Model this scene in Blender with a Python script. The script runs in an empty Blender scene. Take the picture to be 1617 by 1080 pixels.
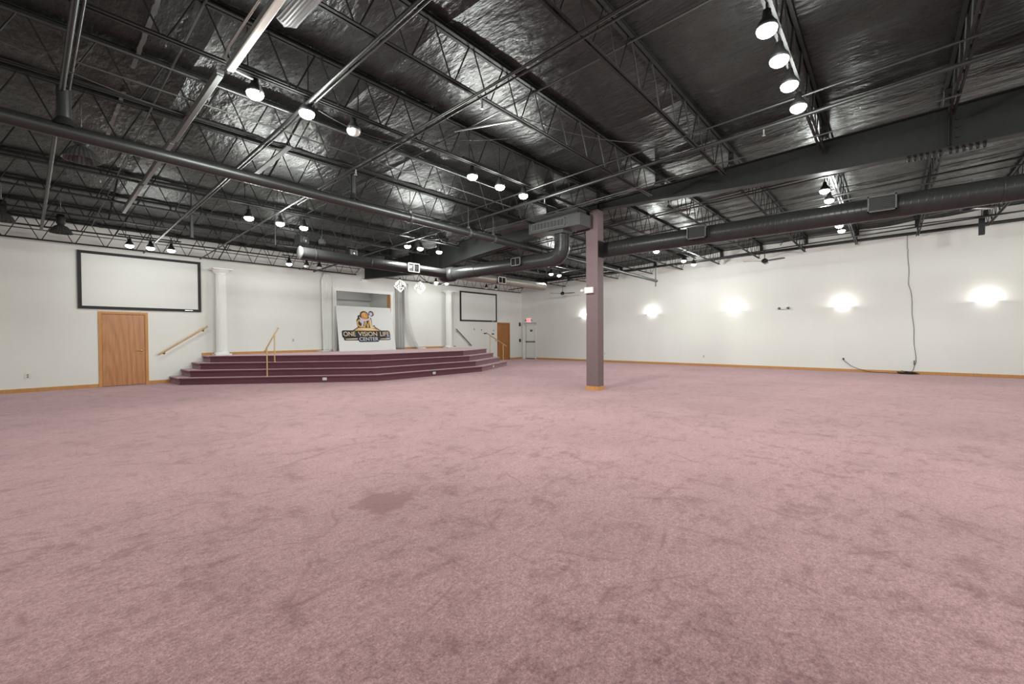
import bpy, bmesh, math, random
from mathutils import Vector, Matrix, noise
R = random.Random(7)
PI = math.pi
S = bpy.context.scene
C = S.collection

# ------------------------------------------------------------------ camera
F_PX, YAW, PITCH, ROLL, CAM_H = 680.087, math.radians(41.2532), math.radians(-0.8093), math.radians(-0.34025), 1.357
fw = Vector((math.cos(YAW) * math.cos(PITCH), math.sin(YAW) * math.cos(PITCH), math.sin(PITCH)))
rt = Vector((math.sin(YAW), -math.cos(YAW), 0))
up = rt.cross(fw)
rt2 = rt * math.cos(ROLL) + up * math.sin(ROLL)
up2 = -rt * math.sin(ROLL) + up * math.cos(ROLL)
cd = bpy.data.cameras.new('camera')
cam = bpy.data.objects.new('camera', cd)
C.objects.link(cam)
cd.sensor_width = 36
cd.lens = F_PX / 1617 * 36
cd.clip_start = 0.05
cd.clip_end = 200
m = Matrix((( rt2.x, up2.x, -fw.x, 0), (rt2.y, up2.y, -fw.y, 0), (rt2.z, up2.z, -fw.z, CAM_H), (0, 0, 0, 1)))
cam.matrix_world = m
S.camera = cam

# ------------------------------------------------------------------ world and exposure
w = bpy.data.worlds.new('world')
S.world = w
w.use_nodes = True
w.node_tree.nodes['Background'].inputs[0].default_value = (0.8, 0.85, 1, 1)
w.node_tree.nodes['Background'].inputs[1].default_value = 0.05
S.view_settings.view_transform = 'Standard'
S.view_settings.look = 'None'
S.view_settings.gamma = 1
S.view_settings.use_curve_mapping = False
S.view_settings.exposure = 0.30
LAMP_W = 24.0          # watts of each ceiling flood, straight down
SPILL_W = 62.0         # watts of its sideways and upward spill
LAMP_COL = (0.955, 1.0, 0.95)
SCONCE_W = 10.5

# ------------------------------------------------------------------ room measures
XL, XR, YB, YF = -2.0, 19.68, -9.0, 16.49
def zt(y): return 5.04 - 0.04 * y       # underside of the top chords
def zb(y): return 4.51 - 0.04 * y       # bottom chord line
def zd(y): return 5.10 - 0.04 * y       # deck
BEAM_X = 9.47
STAGE_Z = 0.79

# ------------------------------------------------------------------ materials
MATS = {}
def mat(name, col, rough=0.5, metal=0.0, **k):
    if name in MATS: return MATS[name]
    mt = bpy.data.materials.new(name)
    mt.use_nodes = True
    b = mt.node_tree.nodes['Principled BSDF']
    b.inputs['Base Color'].default_value = (*col, 1)
    b.inputs['Roughness'].default_value = rough
    b.inputs['Metallic'].default_value = metal
    for kk, v in k.items():
        b.inputs[kk.replace('_', ' ')].default_value = v
    MATS[name] = mt
    return mt
def nd(mt, t, **k):
    n = mt.node_tree.nodes.new(t)
    for a, v in k.items(): setattr(n, a, v)
    return n
def lk(mt, a, b): mt.node_tree.links.new(a, b)
def noise_n(mt, scale, detail=4, rough=0.6, vec=None, stretch=None, rot=None):
    n = nd(mt, 'ShaderNodeTexNoise')
    n.inputs['Scale'].default_value = scale
    n.inputs['Detail'].default_value = detail
    n.inputs['Roughness'].default_value = rough
    if vec is None:
        tc = nd(mt, 'ShaderNodeTexCoord'); vec = tc.outputs['Object']
    if stretch or rot:
        mp = nd(mt, 'ShaderNodeMapping')
        if stretch: mp.inputs['Scale'].default_value = stretch
        if rot: mp.inputs['Rotation'].default_value = rot
        lk(mt, vec, mp.inputs[0]); vec = mp.outputs[0]
    lk(mt, vec, n.inputs['Vector'])
    return n
def ramp(mt, src, pts):
    r = nd(mt, 'ShaderNodeValToRGB')
    e = r.color_ramp.elements
    while len(e) < len(pts): e.new(0.5)
    for i, (p, c) in enumerate(pts):
        e[i].position = p
        e[i].color = (*c, 1) if isinstance(c, tuple) else (c, c, c, 1)
    lk(mt, src, r.inputs[0])
    return r
def mix(mt, fac, a, b, mode='MIX'):
    n = nd(mt, 'ShaderNodeMix', data_type='RGBA', blend_type=mode)
    for s, v in ((n.inputs[0], fac), (n.inputs[6], a), (n.inputs[7], b)):
        if hasattr(v, 'is_linked'): lk(mt, v, s)
        elif isinstance(v, (int, float)): s.default_value = v
        else: s.default_value = (*v, 1)
    return n.outputs[2]
def bump(mt, src, strength, dist=0.01, prev=None):
    b = nd(mt, 'ShaderNodeBump')
    b.inputs['Strength'].default_value = strength
    b.inputs['Distance'].default_value = dist
    lk(mt, src, b.inputs['Height'])
    if prev is not None: lk(mt, prev, b.inputs['Normal'])
    return b.outputs[0]
def bsdf(mt): return mt.node_tree.nodes['Principled BSDF']

def carpet_mat(name, dark, light, sheen, marks=True):
    mt = mat(name, dark, 0.95)
    b = bsdf(mt)
    tc = nd(mt, 'ShaderNodeTexCoord')
    g = tc.outputs['Object']
    fine = noise_n(mt, 130, 3, 0.8, g)
    mid = noise_n(mt, 26, 5, 0.65, g)
    col = mix(mt, ramp(mt, fine.outputs[0], [(0.3, 0.0), (0.7, 1.0)]).outputs[0], dark, light)
    # trodden streaks and scuffs in the pile
    big = noise_n(mt, 0.55, 5, 0.6, g)
    s1 = noise_n(mt, 4.0, 7, 0.75, g, (1.0, 1.9, 1), (0, 0, 0.7))
    s2 = noise_n(mt, 1.9, 7, 0.78, g, (1.5, 1.0, 1), (0, 0, -0.3))
    pk = noise_n(mt, 0.8, 3, 0.6, g, None, (0, 0, 1.1))
    pr = ramp(mt, pk.outputs[0], [(0.38, 0.25), (0.62, 1.0)])
    f1 = ramp(mt, s1.outputs[0], [(0.50, 0.0), (0.66, 1.0)])
    f2 = ramp(mt, s2.outputs[0], [(0.53, 0.0), (0.68, 1.0)])
    d = (dark[0] * .62, dark[1] * .48, dark[2] * .50)
    if marks:
        m1 = mix(mt, f1.outputs[0], (0, 0, 0), (0.85, 0.85, 0.85))
        m1 = mix(mt, 1.0, m1, pr.outputs[0], 'MULTIPLY')
        col = mix(mt, m1, col, d)
        m2 = mix(mt, f2.outputs[0], (0, 0, 0), (0.75, 0.75, 0.75))
        col = mix(mt, m2, col, d)
        mm = ramp(mt, mid.outputs[0], [(0.35, 0.74), (0.65, 1.08)])
        col = mix(mt, 1.0, col, mm.outputs[0], 'MULTIPLY')
        m3 = noise_n(mt, 62, 4, 0.8, g)
        col = mix(mt, 1.0, col, ramp(mt, m3.outputs[0], [(0.36, 0.62), (0.62, 1.16)]).outputs[0], 'MULTIPLY')
        bb = ramp(mt, big.outputs[0], [(0.3, 0.80), (0.7, 1.10)])
        col = mix(mt, 1.0, col, bb.outputs[0], 'MULTIPLY')
        # thin drag lines left by chair and table feet
        wn = noise_n(mt, 0.7, 3, 0.5, g)
        def drag(scale, rz, th, amt, col):
            vm = nd(mt, 'ShaderNodeMapping'); vm.inputs['Rotation'].default_value = (0, 0, rz)
            mv = nd(mt, 'ShaderNodeVectorMath', operation='MULTIPLY_ADD')
            mv.inputs[1].default_value = (0.9, 0.9, 0)
            lk(mt, wn.outputs[1], mv.inputs[0]); lk(mt, g, mv.inputs[2]); lk(mt, mv.outputs[0], vm.inputs[0])
            vo = nd(mt, 'ShaderNodeTexVoronoi', feature='DISTANCE_TO_EDGE')
            vo.inputs['Scale'].default_value = scale
            lk(mt, vm.outputs[0], vo.inputs['Vector'])
            rr = ramp(mt, vo.outputs['Distance'], [(0.0, 1.0), (th, 0.0)])
            msk = noise_n(mt, 1.1 + rz, 2, 0.5, g)
            mr = ramp(mt, msk.outputs[0], [(0.5, 0.0), (0.62, amt)])
            mm_ = mix(mt, 1.0, rr.outputs[0], mr.outputs[0], 'MULTIPLY')
            return mix(mt, mm_, col, d)
        col = drag(0.55, 0.4, 0.012, 0.75, col)
        col = drag(0.9, 1.3, 0.014, 0.6, col)
        # one old spill, irregular and a little darker
        sp = nd(mt, 'ShaderNodeVectorMath', operation='DISTANCE')
        sn = noise_n(mt, 6, 5, 0.7, g)
        ad = nd(mt, 'ShaderNodeVectorMath', operation='MULTIPLY_ADD')
        ad.inputs[1].default_value = (0.45, 0.45, 0)
        lk(mt, sn.outputs[1], ad.inputs[0]); lk(mt, g, ad.inputs[2])
        sp.inputs[1].default_value = (SPILL[0] + 0.225, SPILL[1] + 0.225, 0)
        lk(mt, ad.outputs[0], sp.inputs[0])
        sr = ramp(mt, sp.outputs['Value'], [(0.19, 0.8), (0.25, 0.0)])
        col = mix(mt, sr.outputs[0], col, d)
    lk(mt, col, b.inputs['Base Color'])
    b.inputs['Sheen Weight'].default_value = sheen
    b.inputs['Sheen Roughness'].default_value = 0.45
    b.inputs['Sheen Tint'].default_value = (1.0, 0.74, 0.78, 1)
    b.inputs['Specular IOR Level'].default_value = 0.1
    n = bump(mt, fine.outputs[0], 0.5, 0.004)
    n = bump(mt, mid.outputs[0], 0.35, 0.012, n)
    lk(mt, n, b.inputs['Normal'])
    return mt
SPILL = (1.96, 3.12)
M_carpet = carpet_mat('carpet', (0.255, 0.138, 0.146), (0.505, 0.312, 0.325), 0.5)
M_stage = carpet_mat('stage_carpet', (0.085, 0.030, 0.042), (0.155, 0.062, 0.080), 0.8, marks=False)  # same carpet as the floor, the risers' shade put into a darker colour

def wall_mat(name, col):
    mt = mat(name, col, 0.75)
    b = bsdf(mt)
    n1 = noise_n(mt, 0.6, 4, 0.6, None, (1, 1, 0.15))
    n2 = noise_n(mt, 2.5, 5, 0.65)
    c = mix(mt, ramp(mt, n1.outputs[0], [(0.35, 0.0), (0.7, 1.0)]).outputs[0], col, tuple(x * 0.95 for x in col))
    c = mix(mt, ramp(mt, n2.outputs[0], [(0.5, 0.0), (0.8, 0.5)]).outputs[0], c, tuple(x * 0.94 for x in col))
    lk(mt, c, b.inputs['Base Color'])
    n3 = noise_n(mt, 90, 3, 0.6)
    lk(mt, bump(mt, n3.outputs[0], 0.12, 0.003), b.inputs['Normal'])
    b.inputs['Specular IOR Level'].default_value = 0.25
    return mt
M_wall = wall_mat('wall_paint', (0.825, 0.82, 0.785))
M_white = mat('white_gloss', (0.84, 0.84, 0.81), 0.35)
M_cream = mat('cream_plastic', (0.75, 0.73, 0.68), 0.4)
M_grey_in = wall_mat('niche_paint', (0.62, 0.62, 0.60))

def wood_mat(name, a, b_, scale, rough, figure=False):
    mt = mat(name, a, rough)
    tc = nd(mt, 'ShaderNodeTexCoord')
    n = noise_n(mt, scale, 5, 0.6, tc.outputs['Object'], (6, 6, 0.5))
    col = mix(mt, ramp(mt, n.outputs[0], [(0.3, 0.0), (0.7, 1.0)]).outputs[0], a, b_)
    if figure:
        wv = nd(mt, 'ShaderNodeTexWave', wave_type='RINGS', rings_direction='Y')
        wv.inputs['Scale'].default_value = 1.2
        wv.inputs['Distortion'].default_value = 2.5
        wv.inputs['Detail'].default_value = 2
        wv.inputs['Detail Scale'].default_value = 1.2
        mp = nd(mt, 'ShaderNodeMapping')
        mp.inputs['Location'].default_value = (-0.40, 0, 0.1)
        mp.inputs['Scale'].default_value = (2.4, 1, 0.36)
        lk(mt, tc.outputs['Object'], mp.inputs[0]); lk(mt, mp.outputs[0], wv.inputs[0])
        col = mix(mt, ramp(mt, wv.outputs[1], [(0.0, 0.30), (0.6, 0.0)]).outputs[0], col, tuple(x * 0.55 for x in a))
    lk(mt, col, bsdf(mt).inputs['Base Color'])
    lk(mt, bump(mt, n.outputs[0], 0.05, 0.002), bsdf(mt).inputs['Normal'])
    return mt
M_oak = wood_mat('oak_trim', (0.50, 0.22, 0.06), (0.62, 0.31, 0.10), 5, 0.4)
M_door = wood_mat('veneer_door', (0.46, 0.19, 0.075), (0.58, 0.28, 0.13), 3, 0.3, True)
M_door2 = wood_mat('veneer_door_dark', (0.33, 0.12, 0.03), (0.45, 0.19, 0.055), 3, 0.35)

def steel_mat(name, col, rough, var=0.3):
    mt = mat(name, col, rough)
    n = noise_n(mt, 7, 4, 0.6)
    c = mix(mt, ramp(mt, n.outputs[0], [(0.35, 0.0), (0.7, 1.0)]).outputs[0], col, tuple(x * (1 + var) for x in col))
    lk(mt, c, bsdf(mt).inputs['Base Color'])
    return mt
M_joist = steel_mat('black_painted_steel', (0.010, 0.010, 0.010), 0.55)
M_beam = steel_mat('beam_paint', (0.012, 0.0125, 0.012), 0.5)
M_pipe = steel_mat('pipe_paint', (0.013, 0.0135, 0.013), 0.4)
M_conduit = steel_mat('conduit_paint', (0.035, 0.036, 0.035), 0.35)
M_black = mat('black_plastic', (0.006, 0.006, 0.006), 0.6)
M_grey = mat('grey_enamel', (0.12, 0.122, 0.12), 0.4)
M_lgrey = mat('dusty_grille', (0.07, 0.071, 0.07), 0.5)
M_frame = mat('screen_frame', (0.01, 0.01, 0.01), 0.6)
M_screen = mat('screen_fabric', (0.80, 0.80, 0.77), 0.8)
M_brass = mat('brass', (0.62, 0.44, 0.18), 0.28, 0.9)
M_brassw = mat('brass_satin', (0.66, 0.47, 0.24), 0.35, 0.6)
M_nickel = mat('brushed_nickel', (0.55, 0.55, 0.53), 0.3, 0.9)
M_chrome = mat('dull_chrome', (0.6, 0.6, 0.6), 0.25, 1.0)
M_drape = mat('sheer_drape', (0.82, 0.82, 0.79), 0.85)
M_drape2 = mat('grey_drape', (0.45, 0.445, 0.43), 0.9)
M_lens_off = mat('lamp_glass_off', (0.55, 0.55, 0.52), 0.15)
M_acryl = mat('acrylic_ribbed', (0.05, 0.05, 0.05), 0.2)
M_tube = mat('fluorescent_tube_cover', (0.85, 0.85, 0.80), 0.3)
M_tape = mat('foil_tape', (0.12, 0.122, 0.12), 0.35, 0.5)
def emit(name, col, st):
    mt = mat(name, col, 0.5)
    bsdf(mt).inputs['Emission Color'].default_value = (*col, 1)
    bsdf(mt).inputs['Emission Strength'].default_value = st
    return mt
M_lit = emit('lit_lens', (1, 0.98, 0.95), 14)
M_sconce = emit('lit_sconce_glass', (1, 0.98, 0.94), 2.2)
M_crystal = emit('lit_crystal', (1, 0.98, 0.96), 0.42)
M_candle = emit('lit_candle_bulb', (1, .96, .9), 4)
M_exit = emit('exit_face', (1.0, 0.55, 0.58), 0.45)
M_exit_l = emit('exit_letters', (1.0, 0.08, 0.12), 0.9)

def duct_mat(name, col, rough, metal):
    mt = mat(name, col, rough, metal)
    tc = nd(mt, 'ShaderNodeTexCoord')
    wv = nd(mt, 'ShaderNodeTexWave', wave_type='BANDS', bands_direction='Z')
    wv.inputs['Scale'].default_value = 3.4
    wv.inputs['Distortion'].default_value = 0.0
    mp = nd(mt, 'ShaderNodeMapping'); mp.inputs['Rotation'].default_value = (0.12, 0, 0)
    lk(mt, tc.outputs['Object'], mp.inputs[0]); lk(mt, mp.outputs[0], wv.inputs[0])
    r = ramp(mt, wv.outputs[1], [(0.9, 0.0), (1.0, 1.0)])
    lk(mt, bump(mt, r.outputs[0], 0.25, 0.006), bsdf(mt).inputs['Normal'])
    n = noise_n(mt, 5, 4, 0.6)
    lk(mt, mix(mt, n.outputs[0], col, tuple(x * 1.5 for x in col)), bsdf(mt).inputs['Base Color'])
    return mt
M_duct = duct_mat('black_spiral_duct', (0.025, 0.025, 0.025), 0.33, 0.0)
for q in (M_beam, M_duct, M_joist): bsdf(q).inputs['Specular IOR Level'].default_value = 0.3
M_duct2 = duct_mat('grey_spiral_duct', (0.30, 0.29, 0.26), 0.35, 0.3)
M_plenum = duct_mat('plenum_paint', (0.05, 0.05, 0.05), 0.5, 0.0)

def sheet_mat():
    mt = mat('black_vinyl_insulation', (0.045, 0.045, 0.045), 0.4)
    b = bsdf(mt)
    g = nd(mt, 'ShaderNodeTexCoord').outputs['Object']
    n1 = noise_n(mt, 3.6, 4, 0.55, g, (3.0, 1.0, 1), (0, 0, 0.15))
    n2 = noise_n(mt, 10, 3, 0.55, g, (3.5, 1.0, 1), (0, 0, 0.25))
    n3 = noise_n(mt, 1.3, 4, 0.6, g)
    c = mix(mt, ramp(mt, n3.outputs[0], [(0.3, 0.0), (0.7, 1.0)]).outputs[0], (0.007, 0.0075, 0.007), (0.017, 0.0175, 0.017))
    lk(mt, c, b.inputs['Base Color'])
    b.inputs['Specular IOR Level'].default_value = 0.36
    rr = ramp(mt, n2.outputs[0], [(0.3, 0.26), (0.7, 0.42)])
    lk(mt, rr.outputs[0], b.inputs['Roughness'])
    nn = bump(mt, n1.outputs[0], 0.60, 0.05)
    nn = bump(mt, n2.outputs[0], 0.22, 0.012, nn)
    lk(mt, nn, b.inputs['Normal'])
    return mt
M_sheet = sheet_mat()
def col_mat():
    mt = mat('column_paint', (0.16, 0.11, 0.112), 0.6)
    n = noise_n(mt, 14, 4, 0.6)
    c = mix(mt, n.outputs[0], (0.14, 0.094, 0.097), (0.18, 0.122, 0.126))
    lk(mt, c, bsdf(mt).inputs['Base Color'])
    lk(mt, bump(mt, n.outputs[0], 0.1, 0.004), bsdf(mt).inputs['Normal'])
    return mt
M_col = col_mat()

# ------------------------------------------------------------------ mesh helpers
def M_recess_glow(): return M_sconce
class MB:
    """collects verts and faces, then links them as one mesh object"""
    def __init__(s): s.v = []; s.f = []; s.sm = []; s.mi = []
    def add(s, vs, fs, smooth=False, mi=0):
        o = len(s.v)
        s.v += [tuple(a) for a in vs]
        s.f += [tuple(i + o for i in f) for f in fs]
        s.sm += [smooth] * len(fs); s.mi += [mi] * len(fs)
        return s
    def box(s, x0, x1, y0, y1, z0, z1, mi=0):
        vs = [(x, y, z) for z in (z0, z1) for y in (y0, y1) for x in (x0, x1)]
        return s.add(vs, [(0, 2, 3, 1), (4, 5, 7, 6), (0, 1, 5, 4), (2, 6, 7, 3), (0, 4, 6, 2), (1, 3, 7, 5)], False, mi)
    def cbox(s, c, sx, sy, sz, mi=0):
        return s.box(c[0] - sx / 2, c[0] + sx / 2, c[1] - sy / 2, c[1] + sy / 2, c[2] - sz / 2, c[2] + sz / 2, mi)
    def bar(s, a, b, w, h, upv=(0, 0, 1), mi=0):
        a = Vector(a); b = Vector(b); d = (b - a).normalized()
        u = Vector(upv)
        if abs(d.dot(u)) > 0.98: u = Vector((0, 1, 0))
        x = d.cross(u).normalized(); z = x.cross(d)
        vs = [p + x * i * w / 2 + z * j * h / 2 for p in (a, b) for j in (-1, 1) for i in (-1, 1)]
        return s.add(vs, [(0, 2, 3, 1), (4, 5, 7, 6), (0, 1, 5, 4), (2, 6, 7, 3), (0, 4, 6, 2), (1, 3, 7, 5)], False, mi)
    def tube(s, pts, r, n=8, caps=True, mi=0):
        pts = [Vector(p) for p in pts]
        rs = r if isinstance(r, (list, tuple)) else [r] * len(pts)
        vs = []; prev = None
        for i, p in enumerate(pts):
            d = (pts[min(i + 1, len(pts) - 1)] - pts[max(i - 1, 0)]).normalized()
            if prev is None:
                u = Vector((0, 0, 1)) if abs(d.z) < 0.9 else Vector((0, 1, 0))
                x = d.cross(u).normalized()
            else:
                x = (prev - d * prev.dot(d)).normalized()
            prev = x; y = d.cross(x)
            for k in range(n):
                a = 2 * PI * k / n
                vs.append(p + (x * math.cos(a) + y * math.sin(a)) * rs[i])
        fs = []
        for i in range(len(pts) - 1):
            for k in range(n):
                k2 = (k + 1) % n
                fs.append((i * n + k, i * n + k2, (i + 1) * n + k2, (i + 1) * n + k))
        s.add(vs, fs, n > 5, mi)
        if caps:
            s.add(vs[:n], [tuple(range(n - 1, -1, -1))], False, mi)
            s.add(vs[-n:], [tuple(range(n))], False, mi)
        return s
    def lathe(s, c, prof, n=20, smooth=True, a0=0, a1=2 * PI, mi=0, axis='Z'):
        c = Vector(c); full = abs(a1 - a0 - 2 * PI) < 1e-4
        cnt = n if full else n + 1
        vs = []
        for (r, z) in prof:
            for k in range(cnt):
                a = a0 + (a1 - a0) * k / n
                p = Vector((r * math.cos(a), r * math.sin(a), z))
                if axis == 'Y': p = Vector((p.x, p.z, p.y))
                if axis == 'X': p = Vector((p.z, p.x, p.y))
                vs.append(c + p)
        fs = []
        for i in range(len(prof) - 1):
            for k in range(n):
                k2 = (k + 1) % cnt if full else k + 1
                fs.append((i * cnt + k, i * cnt + k2, (i + 1) * cnt + k2, (i + 1) * cnt + k))
        return s.add(vs, fs, smooth, mi)
    def poly(s, pts, z0, z1, mi=0):
        n = len(pts)
        vs = [(x, y, z0) for x, y in pts] + [(x, y, z1) for x, y in pts]
        fs = [tuple(range(n - 1, -1, -1)), tuple(range(n, 2 * n))]
        fs += [(i, (i + 1) % n, n + (i + 1) % n, n + i) for i in range(n)]
        return s.add(vs, fs, False, mi)
    def build(s, name, material, parent=None, loc=None, bevel=0, fix=True):
        me = bpy.data.meshes.new(name)
        me.from_pydata(s.v, [], s.f)
        for p, a, b in zip(me.polygons, s.sm, s.mi): p.use_smooth = a; p.material_index = b
        ms = material if isinstance(material, list) else [material]
        for q in ms: me.materials.append(q)
        if fix:
            bm = bmesh.new(); bm.from_mesh(me)
            bmesh.ops.recalc_face_normals(bm, faces=bm.faces)
            bm.to_mesh(me); bm.free()
        me.update()
        o = bpy.data.objects.new(name, me)
        C.objects.link(o)
        if parent: o.parent = parent
        if loc: o.location = loc
        if bevel:
            md = o.modifiers.new('bevel', 'BEVEL'); md.width = bevel; md.segments = 2; md.limit_method = 'ANGLE'
        return o
def tag(o, label=None, cat=None, group=None, kind=None):
    if label: o['label'] = label
    if cat: o['category'] = cat
    if group: o['group'] = group
    if kind: o['kind'] = kind
    return o
def thing(name, label, cat, loc=(0, 0, 0), rz=0, group=None):
    o = bpy.data.objects.new(name, None)
    o.empty_display_size = 0.1
    C.objects.link(o)
    o.location = loc; o.rotation_euler = (0, 0, rz)
    return tag(o, label, cat, group)
def struct(o): o['kind'] = 'structure'; return o
def copy_tree(o, parent=None):
    c = o.copy(); C.objects.link(c)
    if parent: c.parent = parent
    for ch in list(o.children): copy_tree(ch, c)
    return c
ORD = ['first', 'second', 'third', 'fourth', 'fifth', 'sixth', 'seventh', 'eighth', 'ninth', 'tenth', 'eleventh', 'twelfth', 'thirteenth', 'fourteenth']

# ------------------------------------------------------------------ room shell
def grid_plane(name, x0, x1, y0, y1, z, mt):
    return MB().add([(x0, y0, z), (x1, y0, z), (x1, y1, z), (x0, y1, z)], [(0, 1, 2, 3)]).build(name, mt, fix=False)
flo = MB().box(XL - .2, XR + .2, YB - .2, YF + 3.2, -0.12, 0).build('floor', M_carpet)
struct(flo); flo['label'] = 'mauve pink carpet, scuffed and streaked, one darker spill'

# stage wall with the niche opening (8.25..10.72, STAGE..3.19) and two doorways
D1 = (1.413, 2.483); D2 = (17.55, 18.60); NI = (8.25, 10.72, 3.19); NZ0 = STAGE_Z
T = 0.15
wf = MB()
ztop = zd(YF) + 0.02
wf.box(XL - .2, D1[0] + .05, YF, YF + T, 0, ztop)
wf.box(D1[0] + .05, D1[1] - .05, YF, YF + T, 2.06, ztop)
wf.box(D1[1] - .05, NI[0], YF, YF + T, 0, ztop)
wf.box(NI[0], NI[1], YF, YF + T, NI[2], ztop)
wf.box(NI[0], NI[1], YF, YF + T, 0, NZ0)
wf.box(NI[1], D2[0] + .05, YF, YF + T, 0, ztop)
wf.box(D2[0] + .05, D2[1] - .05, YF, YF + T, 2.06, ztop)
wf.box(D2[1] - .05, XR + .2, YF, YF + T, 0, ztop)
struct(wf.build('wall_front', M_wall))
# recess behind the stage wall
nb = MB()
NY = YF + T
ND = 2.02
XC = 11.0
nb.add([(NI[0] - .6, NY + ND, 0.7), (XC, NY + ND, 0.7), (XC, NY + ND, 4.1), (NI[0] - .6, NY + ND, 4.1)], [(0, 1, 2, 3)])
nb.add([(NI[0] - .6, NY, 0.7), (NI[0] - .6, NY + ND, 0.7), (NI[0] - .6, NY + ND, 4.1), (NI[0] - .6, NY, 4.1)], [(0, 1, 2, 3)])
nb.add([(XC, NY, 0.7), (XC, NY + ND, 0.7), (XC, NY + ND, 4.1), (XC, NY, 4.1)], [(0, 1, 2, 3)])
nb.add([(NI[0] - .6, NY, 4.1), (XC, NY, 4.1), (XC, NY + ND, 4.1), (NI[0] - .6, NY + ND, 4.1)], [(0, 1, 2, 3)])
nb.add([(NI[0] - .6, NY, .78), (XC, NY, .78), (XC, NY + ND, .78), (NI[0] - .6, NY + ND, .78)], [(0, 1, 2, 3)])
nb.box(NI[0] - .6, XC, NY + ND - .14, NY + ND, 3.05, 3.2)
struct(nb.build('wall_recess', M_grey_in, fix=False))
rl = thing('bulkhead_lamp', 'bulkhead lamp inside the recess behind the stage opening', 'lamp', (9.4, NY + .35, 3.8))  # unseen lamp and fixture, added to brighten the recess
MB().lathe((0, 0, 0), [(0, .06), (.09, .05), (.10, .0), (.06, -.05), (0, -.06)], 16).build('glass', M_recess_glow(), rl)
l = bpy.data.lights.new('bulkhead_light', 'POINT'); l.energy = 11; l.shadow_soft_size = .08
lo = bpy.data.objects.new('bulkhead_light', l); C.objects.link(lo); lo.location = (9.4, NY + .35, 3.68)
# opening trim
t = MB()
t.box(NI[0] - .14, NI[0], YF - .03, YF, NZ0, NI[2] + .12)
t.box(NI[1], NI[1] + .14, YF - .03, YF, NZ0, NI[2] + .12)
t.box(NI[0], NI[1], YF - .03, YF, NI[2], NI[2] + .12)
t.box(NI[0] - .17, NI[0] - .14, YF - .045, YF, NZ0, NI[2] + .15)
t.box(NI[1] + .14, NI[1] + .17, YF - .045, YF, NZ0, NI[2] + .15)
t.box(NI[0] - .14, NI[1] + .14, YF - .045, YF, NI[2] + .12, NI[2] + .15)
struct(t.build('trim_1', M_white))
struct(MB().box(NI[1] - .035, NI[1] - .001, YF - .02, YF + T + .05, NZ0, NI[2] - .01).build('trim_2', M_oak))

wr = MB()
D3 = (15.42, 16.20)
ztr = zd(YB) + .02
def wallx(mb, x0, x1, ya, yb, z0, z1a, z1b):
    vs = [(x0, ya, z0), (x1, ya, z0), (x1, yb, z0), (x0, yb, z0), (x0, ya, z1a), (x1, ya, z1a), (x1, yb, z1b), (x0, yb, z1b)]
    mb.add(vs, [(0, 3, 2, 1), (4, 5, 6, 7), (0, 1, 5, 4), (1, 2, 6, 5), (2, 3, 7, 6), (3, 0, 4, 7)])
wallx(wr, XR, XR + T, YB, D3[0] + .03, 0, zd(YB), zd(D3[0]))
wallx(wr, XR, XR + T, D3[0] + .03, D3[1] - .03, 2.0, zd(D3[0]), zd(D3[1]))
wallx(wr, XR, XR + T, D3[1] - .03, YF, 0, zd(D3[1]), zd(YF))
struct(wr.build('wall_right', M_wall))
wl = MB(); wallx(wl, XL - T, XL, YB, YF, 0, zd(YB), zd(YF)); struct(wl.build('wall_left', M_wall))
struct(MB().box(XL - .2, XR + .2, YB - T, YB, 0, zd(YB)).build('wall_back', M_wall))

# baseboards
def bb(name, boxes):
    mb = MB()
    for b in boxes:
        mb.box(*b)
    o = mb.build(name, M_oak, bevel=0.004); struct(o); return o
bb('baseboard_front', [(XL, D1[0], YF - .015, YF, 0, .095), (D1[1], 2.99, YF - .015, YF, 0, .095), (D2[1], XR, YF - .015, YF, 0, .095), (15.7, D2[0], YF - .015, YF, 0, .095)])
bb('baseboard_stage', [(3.79, 8.10, YF - .016, YF, STAGE_Z, STAGE_Z + .085), (10.9, 14.48, YF - .016, YF, STAGE_Z, STAGE_Z + .085)])
bb('baseboard_right', [(XR - .015, XR, YB, D3[0], 0, .095)])
bb('baseboard_left', [(XL, XL + .015, YB, YF, 0, .095)])
bb('baseboard_back', [(XL, XR, YB, YB + .015, 0, .095)])

# doors
def wood_door(name, x0, x1, doormat, handle_right=True, detail=True):
    d = bpy.data.objects.new(name, None); C.objects.link(d); d.location = (x0, YF, 0); struct(d)
    wd = x1 - x0
    fr = MB()
    fr.box(0, .065, -.02, 0, 0, 2.11); fr.box(wd - .065, wd, -.02, 0, 0, 2.11); fr.box(.065, wd - .065, -.02, 0, 2.045, 2.11)
    fr.box(.05, .075, -.005, .12, 0, 2.045); fr.box(wd - .075, wd - .05, -.005, .12, 0, 2.045); fr.box(.05, wd - .05, -.005, .12, 2.03, 2.06)
    fr.build('door_frame', M_oak if detail else M_door2, d, bevel=.003)
    MB().box(.078, wd - .078, .005, .045, .012, 2.027).build('door_panel', doormat, d, bevel=.002)
    hx = wd - .15 if handle_right else .15
    h = MB().lathe((hx, .0, 1.0), [(0.0, -.012), (.03, -.012), (.033, 0), (.033, .006)], 16, axis='Y')
    h.tube([(hx, 0, 1.0), (hx, -.05, 1.0)], .011, 8)
    h.tube([(hx, -.05, 1.0), (hx - .05, -.052, 1.0), (hx - .11, -.045, .995)], [.012, .011, .008], 8)
    h.build('door_handle', M_brass if detail else M_nickel, d)
    for z in (.25, 1.82):
        MB().tube([(.078, -.006, z - .05), (.078, -.006, z + .05)], .008, 8).build('hinge', M_brass, d)
    return d
wood_door('door_1', D1[0], D1[1], M_door)
wood_door('door_2', D2[0], D2[1], M_door2, detail=False)
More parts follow.
